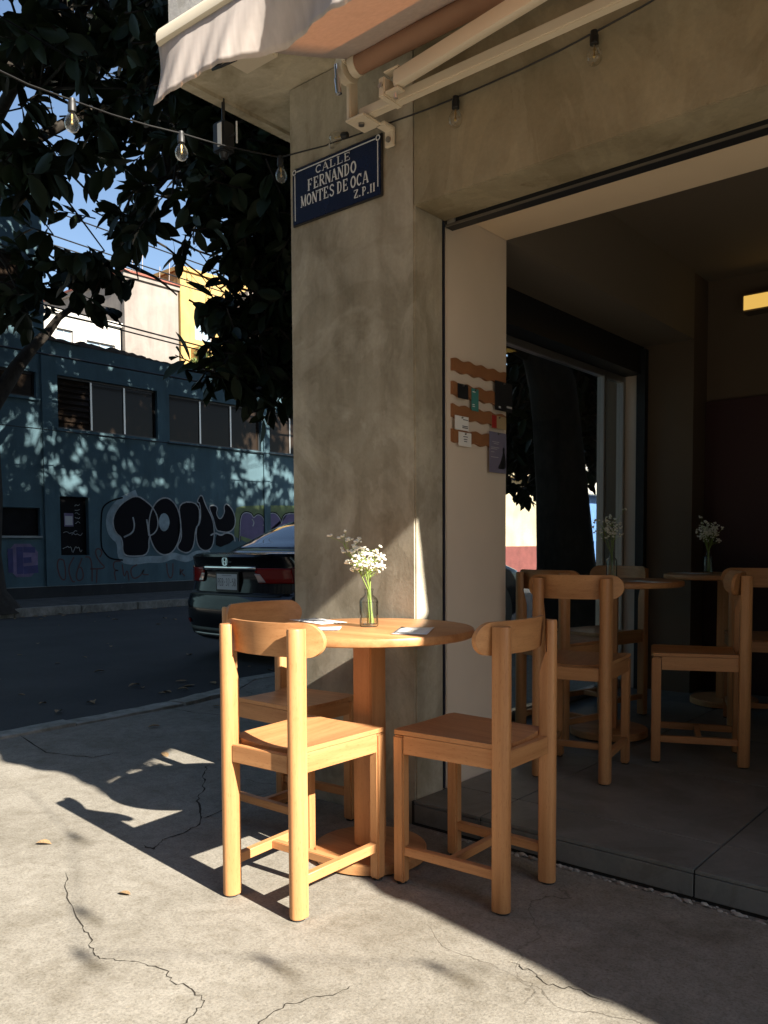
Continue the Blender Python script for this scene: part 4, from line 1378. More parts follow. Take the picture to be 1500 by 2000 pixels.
    for pts in ([(-.026, .036), (-.015, -.036)], [(.026, .036), (.015, -.036)], [(-.019, -.002), (.019, -.002)]):
        stroke(bm, pts, .009, (cx, cy + yq - .0285, cz + .975), (.8, 0, 0), (0, 0, .8))
    o = finish('emblem', bm, M['chrome'], t, 0)
    md = o.modifiers.new('thick', 'SOLIDIFY'); md.thickness = .006
    bm = bmesh.new()
    for i in range(4): stroke(bm, [(-.46 + .05 * i, 0), (-.425 + .05 * i, 0)], .020, (cx, cy + .105, cz + .965), (1, 0, 0), (0, 0, 1))
    finish('model_badge', bm, M['chrome'], t, 0)
    # wheels in dark arches
    for sx in (-1, 1):
        for wy in (.92, 3.52):
            bm = bmesh.new()
            tube(bm, [(cx + sx * .60, cy + wy, cz + .305), (cx + sx * .852, cy + wy, cz + .305)], .355, 28)
            finish('wheel_arch', bm, M['plastic'], t, 40)
            bm = bmesh.new()
            tube(bm, [(cx + sx * .66, cy + wy, cz + .302), (cx + sx * .675, cy + wy, cz + .302), (cx + sx * .845, cy + wy, cz + .302), (cx + sx * .860, cy + wy, cz + .302)], [.28, .302, .302, .28], 28)
            w = finish('wheel', bm, M['rubber'], t, 40)
            bm = bmesh.new()
            tube(bm, [(cx + sx * .85, cy + wy, cz + .302), (cx + sx * .863, cy + wy, cz + .302)], .19, 24)
            finish('rim', bm, M['alu'], w, 40)
        bm = bmesh.new(); box(bm, (cx + sx * .86 - .07, cy + 2.85, cz + .98), (cx + sx * .86 + .07, cy + 3.0, cz + 1.09), .03)
        finish('mirror', bm, M['paint'], t, 40)
    part('antenna', (cx - .02, cy + 1.75, cz + 1.452), (cx + .02, cy + 1.9, cz + 1.50), M['plastic'], t, .012)
car()

# ------------------------------------------------------------------ blue building across the street
GRAF = {
'T':[(10.25,2.12),(9.96,1.99),(9.76,1.81),(9.66,1.61),(9.66,1.43),(9.73,1.28),(9.88,1.18),(9.87,0.83),(10.13,0.79),(10.52,0.82),(10.53,1.24),(10.66,1.28),(10.77,1.42),(10.77,1.66),(10.64,1.87),(10.5,1.98)],
'O':[(11.38,1.46),(11.35,1.24),(11.27,1.04),(11.15,0.89),(11.01,0.82),(10.86,0.82),(10.72,0.9),(10.62,1.04),(10.55,1.23),(10.53,1.45),(10.56,1.66),(10.64,1.86),(10.75,2.0),(10.89,2.08),(11.04,2.09),(11.17,2.02),(11.29,1.88),(11.36,1.68)],
'Oh':[(11.08,1.55),(11.05,1.44),(11.0,1.37),(10.93,1.34),(10.86,1.36),(10.81,1.44),(10.79,1.54),(10.81,1.64),(10.86,1.72),(10.94,1.75),(11.01,1.72),(11.06,1.65)],
'K':[(11.32,2.01),(11.9,2.02),(11.9,1.53),(11.78,1.43),(11.73,0.99),(11.56,0.84),(11.34,0.9),(11.25,1.0),(11.4,1.18),(11.37,1.55)],
'K2':[(11.97,2.24),(12.08,1.95),(12.28,1.66),(12.33,1.31),(12.26,0.96),(12.02,0.88),(11.81,1.03),(11.79,1.43),(11.93,1.56),(11.93,2.0),(11.82,2.03)],
'E':[(12.16,1.92),(12.28,1.98),(12.44,1.93),(12.38,1.76),(12.5,1.62),(12.64,1.8),(12.61,1.96),(12.71,2.03),(12.89,1.87),(12.97,1.65),(12.93,1.45),(12.76,1.33),(12.51,1.35),(12.37,1.38),(12.3,1.67)],
'E2':[(12.37,1.3),(12.51,1.25),(12.68,1.33),(12.88,1.28),(12.92,1.12),(12.36,0.94)],
'halo':[(10.25,2.16),(9.88,2.0),(9.63,1.75),(9.56,1.52),(9.62,1.26),(9.83,1.12),(9.82,0.74),(10.13,0.68),(10.51,0.73),(10.89,0.71),(11.15,0.81),(11.33,0.75),(11.56,0.71),(11.79,0.84),(12.06,0.83),(12.18,0.9)],
'L1':[(10.14,1.64),(10.18,1.47),(10.13,1.3),(9.91,1.21)],
'L2':[(10.48,1.6),(10.51,1.42),(10.53,1.24)],
'purple':[(13.09,1.12),(13.12,1.68),(13.23,1.83),(13.47,1.81),(13.54,1.68),(13.67,1.8),(13.85,1.73),(13.9,1.56),(13.98,1.8),(14.26,1.85),(14.44,1.68),(14.47,1.54),(14.54,1.78),(14.73,1.84),(15.02,1.83),(15.32,1.7),(15.31,1.12)],
'green':[(12.94,1.91),(13.19,1.98),(14.08,2.03),(15.33,2.05),(15.31,1.01),(12.92,1.02)],
'pl1':[(13.49,1.67),(13.56,1.59),(13.51,1.49)],
'pl2':[(13.84,1.53),(13.98,1.46)],
'loop':[(9.91,2.05),(9.62,1.97),(9.43,1.84),(9.39,1.62),(9.37,1.03),(9.43,0.9),(9.57,0.75),(9.88,0.72)],
'curl':[(9.34,0.79),(9.4,0.88),(9.36,0.96),(9.26,0.97),(9.24,0.86),(9.33,0.69),(9.49,0.55),(9.11,0.55)],
'r1':[(8.54,0.74),(8.43,0.78),(8.39,0.62),(8.46,0.37),(8.57,0.33),(8.57,0.58),(8.54,0.74)],
'r2':[(8.76,0.8),(8.62,0.58),(8.7,0.3),(8.77,0.3)],
'r3':[(8.94,0.78),(8.79,0.45),(8.83,0.3),(8.97,0.36),(8.93,0.59),(8.84,0.59)],
'r4':[(9.01,0.8),(9.12,0.8),(9.16,0.6),(9.15,0.29)],
'r5':[(9.27,0.56),(9.25,0.26)],
'f1':[(9.83,0.7),(9.65,0.7),(9.66,0.51),(9.8,0.5),(9.66,0.51),(9.7,0.29)],
'f2':[(9.86,0.63),(9.9,0.32),(9.98,0.54),(10.02,0.28)],
'f3':[(10.23,0.62),(10.05,0.54),(10.1,0.3),(10.3,0.36),(10.41,0.53),(10.33,0.4),(10.51,0.39)],
'w1':[(10.98,0.63),(11.0,0.39),(11.07,0.28),(11.14,0.35),(11.15,0.63)],
'w2':[(11.35,0.5),(11.34,0.33),(11.34,0.42),(11.46,0.5),(11.36,0.42),(11.47,0.33)],
'pE':[(7.39,1.07),(8.01,1.07),(7.99,0.43),(7.43,0.43)],
'bE':[(7.58,1.01),(7.94,0.97),(7.92,0.87),(7.72,0.83),(7.86,0.79),(7.87,0.71),(7.7,0.68),(8.01,0.65),(8.01,0.49),(7.65,0.48),(7.58,0.72)],
'bF':[(7.38,0.98),(7.47,0.99),(7.56,0.8),(7.55,0.52),(7.45,0.53)],
'hook':[(12.21,1.26),(12.35,1.33),(12.51,1.25),(12.68,1.34),(12.9,1.28),(12.94,1.12)],
}
BX = -15.6
def wall_with_openings(bm, y0, y1, z0, z1, holes, x, depth):
    """front skin at x (facing +X) cut by rectangular holes, with reveals of the given depth"""
    ys = sorted(set([y0, y1] + [h[0] for h in holes] + [h[1] for h in holes]))
    zs = sorted(set([z0, z1] + [h[2] for h in holes] + [h[3] for h in holes]))
    vc = {}
    def V(y, z):
        k = (round(y, 4), round(z, 4))
        if k not in vc: vc[k] = bm.verts.new((x, y, z))
        return vc[k]
    for a, b in zip(ys[:-1], ys[1:]):
        for c, d in zip(zs[:-1], zs[1:]):
            my, mz = (a + b) / 2, (c + d) / 2
            if any(h[0] < my < h[1] and h[2] < mz < h[3] for h in holes): continue
            bm.faces.new((V(a, c), V(b, c), V(b, d), V(a, d)))
    for h in holes:
        q = [(h[0], h[2]), (h[1], h[2]), (h[1], h[3]), (h[0], h[3])]
        for (a, c), (b, d) in zip(q, q[1:] + q[:1]):
            v = [bm.verts.new(p) for p in ((x, a, c), (x, b, d), (x - depth, b, d), (x - depth, a, c))]
            bm.faces.new(v)

def window_unit(parent, y0, y1, z0, z1, n, x, mat_frame, mat_glass, louvre=False):
    """frame bars, mullions and one pane per light, recessed behind the wall skin"""
    w = part('window', (x - .16, y0, z0), (x - .155, y1, z1), M['black'], parent)
    xf = x - .10
    for a, b, c, d in ((y0, y1, z0, z0 + .04), (y0, y1, z1 - .04, z1), (y0, y0 + .035, z0 + .0405, z1 - .0405), (y1 - .035, y1, z0 + .0405, z1 - .0405)):
        part('frame', (xf - .02, a, c), (xf + .02, b, d), mat_frame, w)
    step = (y1 - y0) / n
    for i in range(1, n):
        yy = y0 + step * i
        part('mullion', (xf - .022, yy - .02, z0 + .041), (xf + .024, yy + .02, z1 - .041), M['alu'], w)
    for i in range(n):
        if louvre and i == 0:
            k = 8
            for j in range(k):
                zz = z0 + .05 + (z1 - z0 - .10) * (j + .5) / k
                bm = bmesh.new()
                h = (z1 - z0 - .1) / k * .55
                loft(bm, [[(xf - .03, yy, zz + h), (xf - .025, yy, zz + h), (xf + .02, yy, zz - h), (xf + .015, yy, zz - h)] for yy in (y0 + .04, y0 + step - .022)])
                finish('louvre', bm, mat_glass, w, 0)
        else:
            part('pane', (xf - .006, y0 + step * i + .021, z0 + .041), (xf + .0, y0 + step * (i + 1) - .021, z1 - .041), mat_glass, w)
    return w

def blue_building():
    b = thing('blue_building', 'weathered blue low building with graffiti and ribbon windows across the street', 'building', (BX - 3, 11, 0))
    holes = [(5.4, 8.06, 3.90, 4.40), (8.50, 10.82, 3.365, 4.42), (11.13, 13.83, 3.345, 4.39), (14.11, 16.4, 3.35, 4.36), (8.49, 9.11, .835, 2.02), (6.2, 8.075, 1.21, 1.77)]
    bm = bmesh.new()
    wall_with_openings(bm, 8.262, 18.0, .231, 5.06, [h for h in holes if h[0] > 8.2], BX, .16)
    wall_with_openings(bm, -6.0, 8.258, .231, 8.6, [h for h in holes if h[0] < 8.2] + [(5.9, 7.95, 5.55, 6.6)], BX - .003, .16)
    finish('wall', bm, M['bluewall'], b, 0)
    part('rear_mass', (BX - 7, 8.262, .0), (BX - .166, 17.99, 5.0), M['bluewall2'], b)
    part('tower_mass', (BX - 7, -5.99, .0), (BX - .168, 8.256, 8.58), M['bluewall2'], b)
    part('plinth', (BX - .05, -6, -.05), (BX + .012, 18, .222), M['plinth'], b)
    part('skirting_line', (BX - .02, -6, .2225), (BX + .016, 18, .2305), M['line'], b)
    for y in (8.26, 13.98):
        part('pilaster', (BX - .01, y - .10, .2315), (BX + .035, y + .10, 5.05), M['bluewall'], b)
    for (y0, y1, z0, z1), n, lv in zip(holes[:4], (3, 3, 3, 3), (False, True, False, False)):
        window_unit(b, y0, y1, z0, z1, n, BX, M['black'], M['winglass'], lv)
        part('window_sill', (BX - .02, y0 - .05, z0 - .05), (BX + .05, y1 + .05, z0 - .003), M['bluewall'], b)
    window_unit(b, 5.9, 7.95, 5.55, 6.6, 3, BX, M['black'], M['winglass'])
    # black door with scrawls
    d = part('door', (BX - .14, 8.50, .84), (BX - .10, 9.10, 2.01), M['doorblk'], b)
    rs = random.Random(5)
    bm = bmesh.new()
    def scr(y, z, w, h, n):
        pts = [(y + w * i / n, z + h * rs.uniform(-.5, .5)) for i in range(n + 1)]
        stroke(bm, smooth_pts(pts, 1), .011, (BX - .096, 0, 0), (0, 1, 0), (0, 0, 1))
    scr(8.58, .95, .42, .16, 12); scr(8.60, 1.31, .30, .07, 7); scr(8.78, 1.27, .24, .06, 6)
    for k in range(5): scr(8.86, 1.5 + .09 * k, .11, .05, 4)
    finish('door_scrawl', bm, M['grafline'], d, 0)
    part('door_poster', (BX - .0985, 8.625, 1.42), (BX - .0965, 8.825, 1.69), M['grafviolet'], d)
    part('poster_panel', (BX - .0960, 8.645, 1.45), (BX - .0945, 8.805, 1.63), M['inkl'], d)
    # closed roller hatch on the left
    hb = part('hatch', (BX - .12, 6.22, 1.225), (BX - .08, 8.06, 1.755), M['doorblk'], b)
    part('hatch_sill', (BX - .07, 6.2, 1.185), (BX + .05, 8.09, 1.225), M['line'], b)
    # graffiti, painted flat on the wall
    lay = [0]
    def fill(keys, mat, name, off, sm=1):
        bm = bmesh.new()
        for k in keys:
            pts = smooth_pts(GRAF[k], sm, True)
            vs = [bm.verts.new((BX + off, y, z)) for y, z in pts]
            f = bm.faces.new(vs)
            bmesh.ops.triangulate(bm, faces=[f])
            off += .0006
        return finish(name, bm, mat, b, 0)
    def ink(items, mat, name, off):
        bm = bmesh.new()
        for k, wd, cl in items:
            stroke(bm, smooth_pts(GRAF[k], 2, cl), wd, (BX + off, 0, 0), (0, 1, 0), (0, 0, 1), cl)
            off += .0005
        return finish(name, bm, mat, b, 0)
    ink([('halo', .15, False)], M['grafpale'], 'graffiti_halo', .004)
    ink([('loop', .035, False)], M['grafblack'], 'graffiti_line', .0045)
    fill(['T', 'O', 'K', 'K2', 'E', 'E2'], M['grafblack'], 'graffiti_letters', .006)
    fill(['Oh'], M['grafpale'], 'graffiti_highlight', .0105)
    ink([('T', .030, True), ('O', .030, True), ('K', .028, True), ('K2', .028, True), ('E', .028, True), ('L1', .035, False), ('L2', .035, False), ('hook', .035, False)], M['grafline'], 'graffiti_outline', .0115)
    fill(['green'], M['grafgreen'], 'graffiti_background', .004)
    ink([('purple', .075, False)], M['grafblack'], 'graffiti_outline', .0055)
    fill(['purple'], M['grafpurple'], 'graffiti_bubbles', .006)
    ink([('purple', .022, False), ('pl1', .03, False), ('pl2', .03, False)], M['grafline'], 'graffiti_outline', .0075)
    for k in ('r1', 'r2', 'r3', 'r4', 'r5', 'f1', 'f2', 'f3', 'curl', 'w1', 'w2'):
        ink([(k, .030, False)], M['grafred'], 'graffiti_stroke', .004)
    fill(['pE'], M['grafviolet'], 'graffiti_background', .004)
    bm = bmesh.new()
    for pts, wd in (([(7.64, .49), (7.64, 1.01)], .13), ([(7.71, .96), (7.95, .95)], .11), ([(7.71, .75), (7.87, .76)], .11), ([(7.71, .56), (8.00, .58)], .15), ([(7.46, .52), (7.46, .98)], .10)):
        stroke(bm, pts, wd, (BX + .006, 0, 0), (0, 1, 0), (0, 0, 1))
    finish('graffiti_letters', bm, M['grafblue'], b, 0)
    # ragged roofing along the top
    y = 8.3; rs = random.Random(9)
    while y < 18:
        ln = rs.uniform(.35, 1.1)
        h = rs.uniform(.03, .16)
        bm = bmesh.new()
        z0 = 5.061
        prof = []
        k = 8
        for i in range(k + 1):
            u = i / k
            prof.append((y + ln * u, z0 + h * (.35 + .65 * (1 - u)) * (1 if i % 2 else .86) + rs.uniform(-.012, .012)))
        poly_prism(bm, [(y, z0)] + prof + [(y + ln, z0)], (BX - .25, 0, 0), (0, 1, 0), (0, 0, 1), (.25 + rs.uniform(0, .14), 0, 0))
        finish('roof_sheet', bm, M['rooftile'], b, 30)
        y += ln + rs.uniform(-.03, .03) * 0 + .004
blue_building()

# ------------------------------------------------------------------ buildings further off
def block(name, label, x0, x1, y0, y1, z1, mat, wins, fmat, gmat, sills=None):
    b = thing(name, label, 'building', ((x0 + x1) / 2, (y0 + y1) / 2, -.12))
    bm = bmesh.new(); wall_with_openings(bm, y0, y1, -.1, z1, wins, x1, .16); finish('wall', bm, mat, b, 0)
    part('mass', (x0, y0 + .002, -.1), (x1 - .17, y1 - .002, z1 - .01), mat, b)
    part('side_return', (x1 - .1705, y0 - .012, -.1), (x1 - .001, y0 - .0005, z1), mat, b)
    part('roof_edge', (x0 - .05, y0 - .08, z1 + .001), (x1 + .08, y1 + .08, z1 + .14), mat, b)
    for h in wins:
        window_unit(b, *h[:4], 2 if h[1] - h[0] < 1.4 else 3, x1, fmat, gmat)
    return b
wb = block('white_house', 'bright white house with two grey-framed windows above the blue roof', -34, -25.2, 11.0, 16.05, 8.45,
      M['white_bldg'], [(13.75, 14.32, 6.95, 8.02), (14.80, 15.85, 6.75, 7.82)], M['frame'], M['skyglass'])
gb = block('grey_house', 'bare grey rendered house with rusty roof edge rising behind the white house', -36, -25.0, 16.12, 18.30, 10.15,
      M['grey_bldg'], [], M['frame'], M['skyglass'])
part('rusty_coping', (-36.1, 16.0, 10.292), (-24.85, 18.32, 10.36), simple('rusty_coping', (0.20, 0.06, 0.04), .8, var=(4, .3)), gb)
for y in (16.5, 16.9, 17.6, 18.0):
    bm = bmesh.new(); tube(bm, [(-25.1, y, 10.35), (-25.1 + random.uniform(-.03, .03), y + .02, 10.35 + random.uniform(.4, .9))], .012, 5)
    finish('rebar', bm, M['frame'], gb)
tk = thing('water_tank', 'small white box on the roof of the grey house', 'water tank', (-26.5, 17.0, 10.36))
part('tank', (-26.9, 16.75, 10.361), (-26.1, 17.3, 10.78), M['white_bldg'], tk, .03); part('tank_lid', (-26.93, 16.72, 10.781), (-26.07, 17.33, 10.83), M['white_bldg'], tk, .01)
yb = block('yellow_house', 'yellow house with a balcony window and shaded recess behind the blue roof', -36, -24.9, 18.34, 26.0, 10.9,
      M['yellow_bldg'], [(18.95, 19.75, 8.55, 9.55)], M['frame'], M['skyglass'])
part('balcony', (-24.9, 18.75, 7.5), (-23.9, 20.3, 8.2), M['yellow_bldg'], yb, .02)
part('grey_wing', (-24.89, 20.45, -.1), (-23.7, 25.9, 10.4), M['grey_bldg'], yb)
# cream house far along the street, seen through the cafe window
cb = block('cream_house', 'sunlit cream house with dark red plinth far along the street, seen through the cafe window', -24, -15.4, 22.0, 28.2, 6.2,
      M['cream_bldg'], [(23.2, 24.4, 1.2, 2.9)], M['frame'], M['winglass'])
part('plinth', (-15.398, 21.99, -.1), (-15.30, 28.21, .95), M['redplinth'], cb)
part('cornice', (-15.40, 21.9, 3.35), (-15.0, 28.3, 3.65), M['cream_bldg'], cb)
wl = thing('white_wall_house', 'pale house with white upper storey far along the street', 'building', (-17, 32, -.12))
part('lower_wall', (-20, 29.2, -.1), (-15.5, 40, 3.0), M['bluefence'], wl); part('upper_storey', (-20, 29.3, 3.001), (-15.0, 40, 6.0), M['white_bldg'], wl, .03)
part('roof', (-20.2, 29.2, 6.001), (-14.9, 40.2, 6.15), M['frame'], wl)
fe = thing('blue_fence', 'pale blue painted fence of upright boards far along the street', 'fence', (-15.2, 31, 0))
part('fence_base', (-15.16, 28.4, .0), (-15.10, 38, .25), M['bluefence'], fe)
for i in range(48):
    bm = bmesh.new(); box(bm, (-15.14, 28.42 + .2 * i, .2505), (-15.10, 28.58 + .2 * i, 1.15 + random.uniform(-.01, .01)))
    finish('board', bm, M['bluefence'], fe, 0)

def sky_block_houses():  # unseen houses added to hold back sky fill in the shade
    for k, (x0, x1, h, m) in enumerate(((-26, -9.2, 14, 'grey_bldg'), (-9, 6, 17, 'cream_bldg'), (6.2, 24, 15, 'white_bldg'))):
        b = thing('sky_block_house', ('tall grey house', 'tall cream house', 'tall white house')[k] + ' across the crossing street, added behind the camera to block sky light', 'building', ((x0 + x1) / 2, -14, -.12))
        part('wall', (x0, -24, -.1), (x1, -13, h), M[m], b)
        part('roof', (x0 + .2, -23.8, h + .001), (x1 - .2, -13.3, h + .3), M['rooftile'], b)
        for i in range(int((x1 - x0) // 3)):
            for f in range(int(h // 3.4)):
                xx = x0 + 1.2 + 3 * i; zz = 1.0 + 3.4 * f
                w = part('window', (xx, -13.001, zz), (xx + 1.3, -12.96, zz + 1.6), M['frame'], b)
                part('pane', (xx + .06, -12.959, zz + .06), (xx + 1.24, -12.95, zz + 1.54), M['winglass'], w)
sky_block_houses()

# ------------------------------------------------------------------ overhead cables
def cable(label, a, b, sag, r):
    a, b = Vector(a), Vector(b)
    pts = [a.lerp(b, i / 24) + Vector((0, 0, -sag * 4 * (i / 24) * (1 - i / 24))) for i in range(25)]
    bm = bmesh.new(); tube(bm, pts, r, 6)
    o = finish('cable', bm, M['wire'], None, 60)
    tag(o, label, 'cable', 'overhead street cables')
cable('thick black cable strung along the blue wall above its windows', (-14.6, -4, 4.62), (-14.6, 24, 4.70), .12, .022)
cable('thin cable crossing the blue wall below the eaves, left part', (-14.7, -4, 3.22), (-14.7, 18, 3.20), .03, .010)
cable('upper of the two cables slanting before the white house', (-14.4, -2, 5.75), (-14.4, 26, 4.9), .10, .016)
cable('lower of the two cables slanting before the white house', (-14.35, -2, 5.62), (-14.35, 26, 4.82), .10, .014)
cable('highest cable crossing the sky behind the leaves', (-18, -6, 9.5), (-18, 34, 8.2), .4, .016)
cable('second highest cable crossing the sky behind the leaves', (-18.2, -6, 9.0), (-18.2, 34, 7.9), .45, .016)
cable('third cable crossing the sky behind the leaves', (-17.6, -6, 8.3), (-17.6, 34, 7.6), .35, .014)
cable('cable over the street at the top left corner', (-7.0, -4, 6.4), (-9.5, 16, 6.2), .30, .010)

# ------------------------------------------------------------------ trees
LEAF_T = np.array([(0, 0, 0), (.36, .22, .05), (.50, .50, .07), (.34, .78, .04), (0, 1.0, -.03), (-.34, .78, .04), (-.50, .50, .07), (-.36, .22, .05), (0, .5, 0)], float)
LEAF_F = [(0, 1, 8), (1, 2, 8), (2, 3, 8), (3, 4, 8), (4, 5, 8), (5, 6, 8), (6, 7, 8), (7, 0, 8)]
def leaf_mesh(name, P, D, Nrm, Ls, ratio, mat):
    n = len(P)
    D = D / np.linalg.norm(D, axis=1, keepdims=True)
    X = np.cross(D, Nrm); X /= np.linalg.norm(X, axis=1, keepdims=True) + 1e-9
    Z = np.cross(X, D)
    t = LEAF_T
    co = (P[:, None, :] + (X[:, None, :] * (t[None, :, 0:1] * ratio) + D[:, None, :] * t[None, :, 1:2] + Z[:, None, :] * (t[None, :, 2:3])) * Ls[:, None, None])
    nv = len(t)
    me = bpy.data.meshes.new(name)
    me.vertices.add(n * nv); me.vertices.foreach_set('co', co.reshape(-1).astype(np.float32))
    F = np.array(LEAF_F)
    idx = (F[None] + (np.arange(n) * nv)[:, None, None]).reshape(-1)
    nf = n * len(F)
    me.loops.add(nf * 3); me.loops.foreach_set('vertex_index', idx.astype(np.int32))
    me.polygons.add(nf); me.polygons.foreach_set('loop_start', (np.arange(nf) * 3).astype(np.int32))
    me.polygons.foreach_set('loop_total', np.full(nf, 3, np.int32))
    me.update(calc_edges=True)
    me.materials.append(mat)
    me.shade_smooth()
    return me

def clusters(blobs, per, leafL, spread):
    """leaf clusters filling ellipsoids; returns leaf arrays and twig tips"""
    P = []; D = []; Nn = []; Ls = []; tips = []
    for (c, r, n) in blobs:
        c = np.array(c); r = np.array(r)
        q = RNG.normal(size=(n, 3)); q /= np.linalg.norm(q, axis=1, keepdims=True)
        q *= RNG.uniform(.15, 1.0, (n, 1)) ** (1 / 2.2)
        cen = c + q * r
        for p in cen:
            tw = RNG.normal(size=3); tw[2] = tw[2] * .5 - .15; tw /= np.linalg.norm(tw)
            tl = leafL * RNG.uniform(.9, 1.7)
            tips.append((p, tw, tl))
            k = per
            for i in range(k):
                u = (i + .6) / k
                base = p + tw * tl * (u - .5)
                rad = RNG.normal(size=3); rad -= tw * (rad @ tw); rad /= np.linalg.norm(rad) + 1e-9
                d = rad * .85 + tw * (.35 + .5 * u) + np.array([0, 0, -.45])
                P.append(base); D.append(d)
                nn = np.array([0, 0, 1.0]) + RNG.normal(size=3) * .55
                Nn.append(nn); Ls.append(leafL * RNG.uniform(.65, 1.2))
    return np.array(P), np.array(D), np.array(Nn), np.array(Ls), tips

def limb_path(a, b, k=6, wob=.12, rise=.25):
    a, b = Vector(a), Vector(b); L = (b - a).length
    pts = []
    for i in range(k + 1):
        u = i / k
        p = a.lerp(b, u)
        p.z += rise * L * .5 * math.sin(PI * u) * .6
        if 0 < i < k:
            p += Vector((random.uniform(-1, 1), random.uniform(-1, 1), random.uniform(-1, 1))) * wob * L * .12
        pts.append(p)
    return pts

def tree(name, label, base, trunk, r0, r1, limbs, blobs, per, leafL, ratio=.46, singles=0, group='street trees'):
    t = thing(name, label, 'tree', base, group=group)
    bm = bmesh.new()
    T = [Vector(p) for p in trunk]
    n = len(T)
    rad = []
    for i in range(n):
        u = i / (n - 1); rad.append(r0 + (r1 - r0) * u + (r0 * .8 * max(0, 1 - u * 7)))
    tube(bm, T, rad, 16)
    for v in bm.verts:
        a = math.atan2(v.co.y - base[1], v.co.x - base[0])
        k = 1 + .07 * math.sin(5 * a + v.co.z * 1.3) + .04 * math.sin(11 * a - v.co.z * 2)
        v.co.x = base[0] + (v.co.x - base[0]) * k; v.co.y = base[1] + (v.co.y - base[1]) * k
    finish('trunk', bm, M['bark'], t, 60)
    bm = bmesh.new()
    ends = []
    for a, b, ra in limbs:
        p = limb_path(a, b); ends.append(p)
        tube(bm, p, [ra * (1 - .72 * i / (len(p) - 1)) for i in range(len(p))], 8)
    P, D, Nn, Ls, tips = clusters(blobs, per, leafL, 1)
    nodes = [q for p in ends for q in p[1:]]
    arr = np.array([tuple(q) for q in nodes])
    for k, (p, tw, tl) in enumerate(tips):
        a = Vector(p - tw * tl * .55); b = Vector(p + tw * tl * .55)
        tube(bm, [a, b], [.010, .004], 4, False)
        if k % 3 == 0:
            i = int(np.argmin(((arr - np.array(p)) ** 2).sum(1)))
            if (nodes[i] - a).length < 3.2:
                m = nodes[i].lerp(a, .5) + Vector((random.uniform(-.1, .1), random.uniform(-.1, .1), random.uniform(-.05, .2)))
                tube(bm, [nodes[i], m, a], [.022, .014, .009], 5, False)
    lo = finish('limbs', bm, M['bark'], t, 60)
    cr = bpy.data.objects.new('crown', None)
    # nearest-looking leaves are parts of their own
    order = np.arange(len(P))
    if singles:
        sc = Ls / (np.linalg.norm(P - np.array([0, 0, 1.0]), axis=1))
        d = P - np.array([0, 0, 1.0])
        dep = d @ np.array([-.644, .765, 0]); rgt = d @ np.array([.765, .644, 0])
        vis = (dep > 1) & (rgt / dep < -.115) & (rgt / dep > -.47) & (d[:, 2] / dep < .66) & (d[:, 2] / dep > .1)
        cand = np.where(vis)[0]
        cand = cand[np.argsort(-sc[cand])][:singles]
    else:
        cand = np.array([], int)
    keep = np.setdiff1d(order, cand)
    me = leaf_mesh('crown', P[keep], D[keep], Nn[keep], Ls[keep], ratio, M['leaf'])
    bpy.data.objects.remove(cr)
    cr = link(bpy.data.objects.new('crown', me)); attach(cr, t); cr['kind'] = 'stuff'
    if len(cand):
        base_me = leaf_mesh('leaf', np.zeros((1, 3)), np.array([[0, 1.0, 0]]), np.array([[0, 0, 1.0]]), np.ones(1), ratio, M['leaf'])
        for i in cand:
            d = Vector(D[i]).normalized(); x = d.cross(Vector(Nn[i])).normalized(); z = x.cross(d)
            o = link(bpy.data.objects.new('leaf', base_me))
            o.parent = t
            m = Matrix((x, d, z)).transposed().to_4x4()
            o.matrix_local = Matrix.Translation(Vector(P[i]) - t.location) @ m @ Matrix.Scale(Ls[i], 4)
    return t

# far tree: trunk by the blue wall, one limb reaching right over the graffiti
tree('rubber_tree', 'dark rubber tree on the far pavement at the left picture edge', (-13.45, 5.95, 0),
     [(-13.45, 5.95, -.05), (-13.45, 5.95, .3), (-13.44, 5.94, .9), (-13.42, 5.98, 1.8), (-13.42, 6.0, 2.7), (-13.4, 6.05, 3.4), (-13.3, 5.8, 4.6), (-12.9, 5.3, 6.2), (-12.4, 5.0, 7.6)], .36, .15,
     [((-13.4, 6.10, 3.15), (-13.2, 7.55, 5.1), .15), ((-13.2, 7.5, 5.05), (-11.0, 6.9, 5.2), .08), ((-13.3, 5.8, 4.6), (-9.2, 4.9, 6.2), .13), ((-12.9, 5.4, 6.0), (-8.6, 5.3, 7.2), .12),
      ((-12.9, 5.3, 6.2), (-11.5, 8.8, 8.5), .12), ((-12.4, 5.0, 7.6), (-10.5, 10.5, 8.6), .12), ((-12.4, 5.0, 7.6), (-9.0, 3.5, 8.5), .1), ((-11.0, 6.9, 5.2), (-10.0, 7.3, 4.6), .04)],
     [((-9.2, 4.55, 6.7), (.9, .8, .8), 24), ((-8.6, 5.0, 7.1), (1.0, .8, .8), 30), ((-9.0, 5.2, 5.5), (.9, .6, .55), 8), ((-8.9, 5.7, 4.9), (.9, .6, .5), 6), ((-10.6, 5.9, 5.2), (.6, .5, .6), 5), ((-10.0, 5.0, 5.75), (.55, .5, .45), 14), ((-11.85, 6.0, 4.75), (.75, .6, .55), 18), ((-11.1, 6.65, 4.75), (.65, .5, .50), 12),
      ((-8.2, 5.25, 6.3), (.6, .6, .6), 13), ((-8.3, 5.3, 5.45), (.5, .5, .4), 6), ((-10.9, 10.8, 8.6), (2.4, 3.6, 2.0), 330), ((-12.0, 8.8, 9.2), (1.8, 2.4, 1.4), 50), ((-9.2, 4.2, 8.6), (2.2, 2.0, 1.2), 120), ((-11.2, 6.0, 9.9), (1.6, 2.6, 1.1), 120)],
     9, .33, .52, 150)
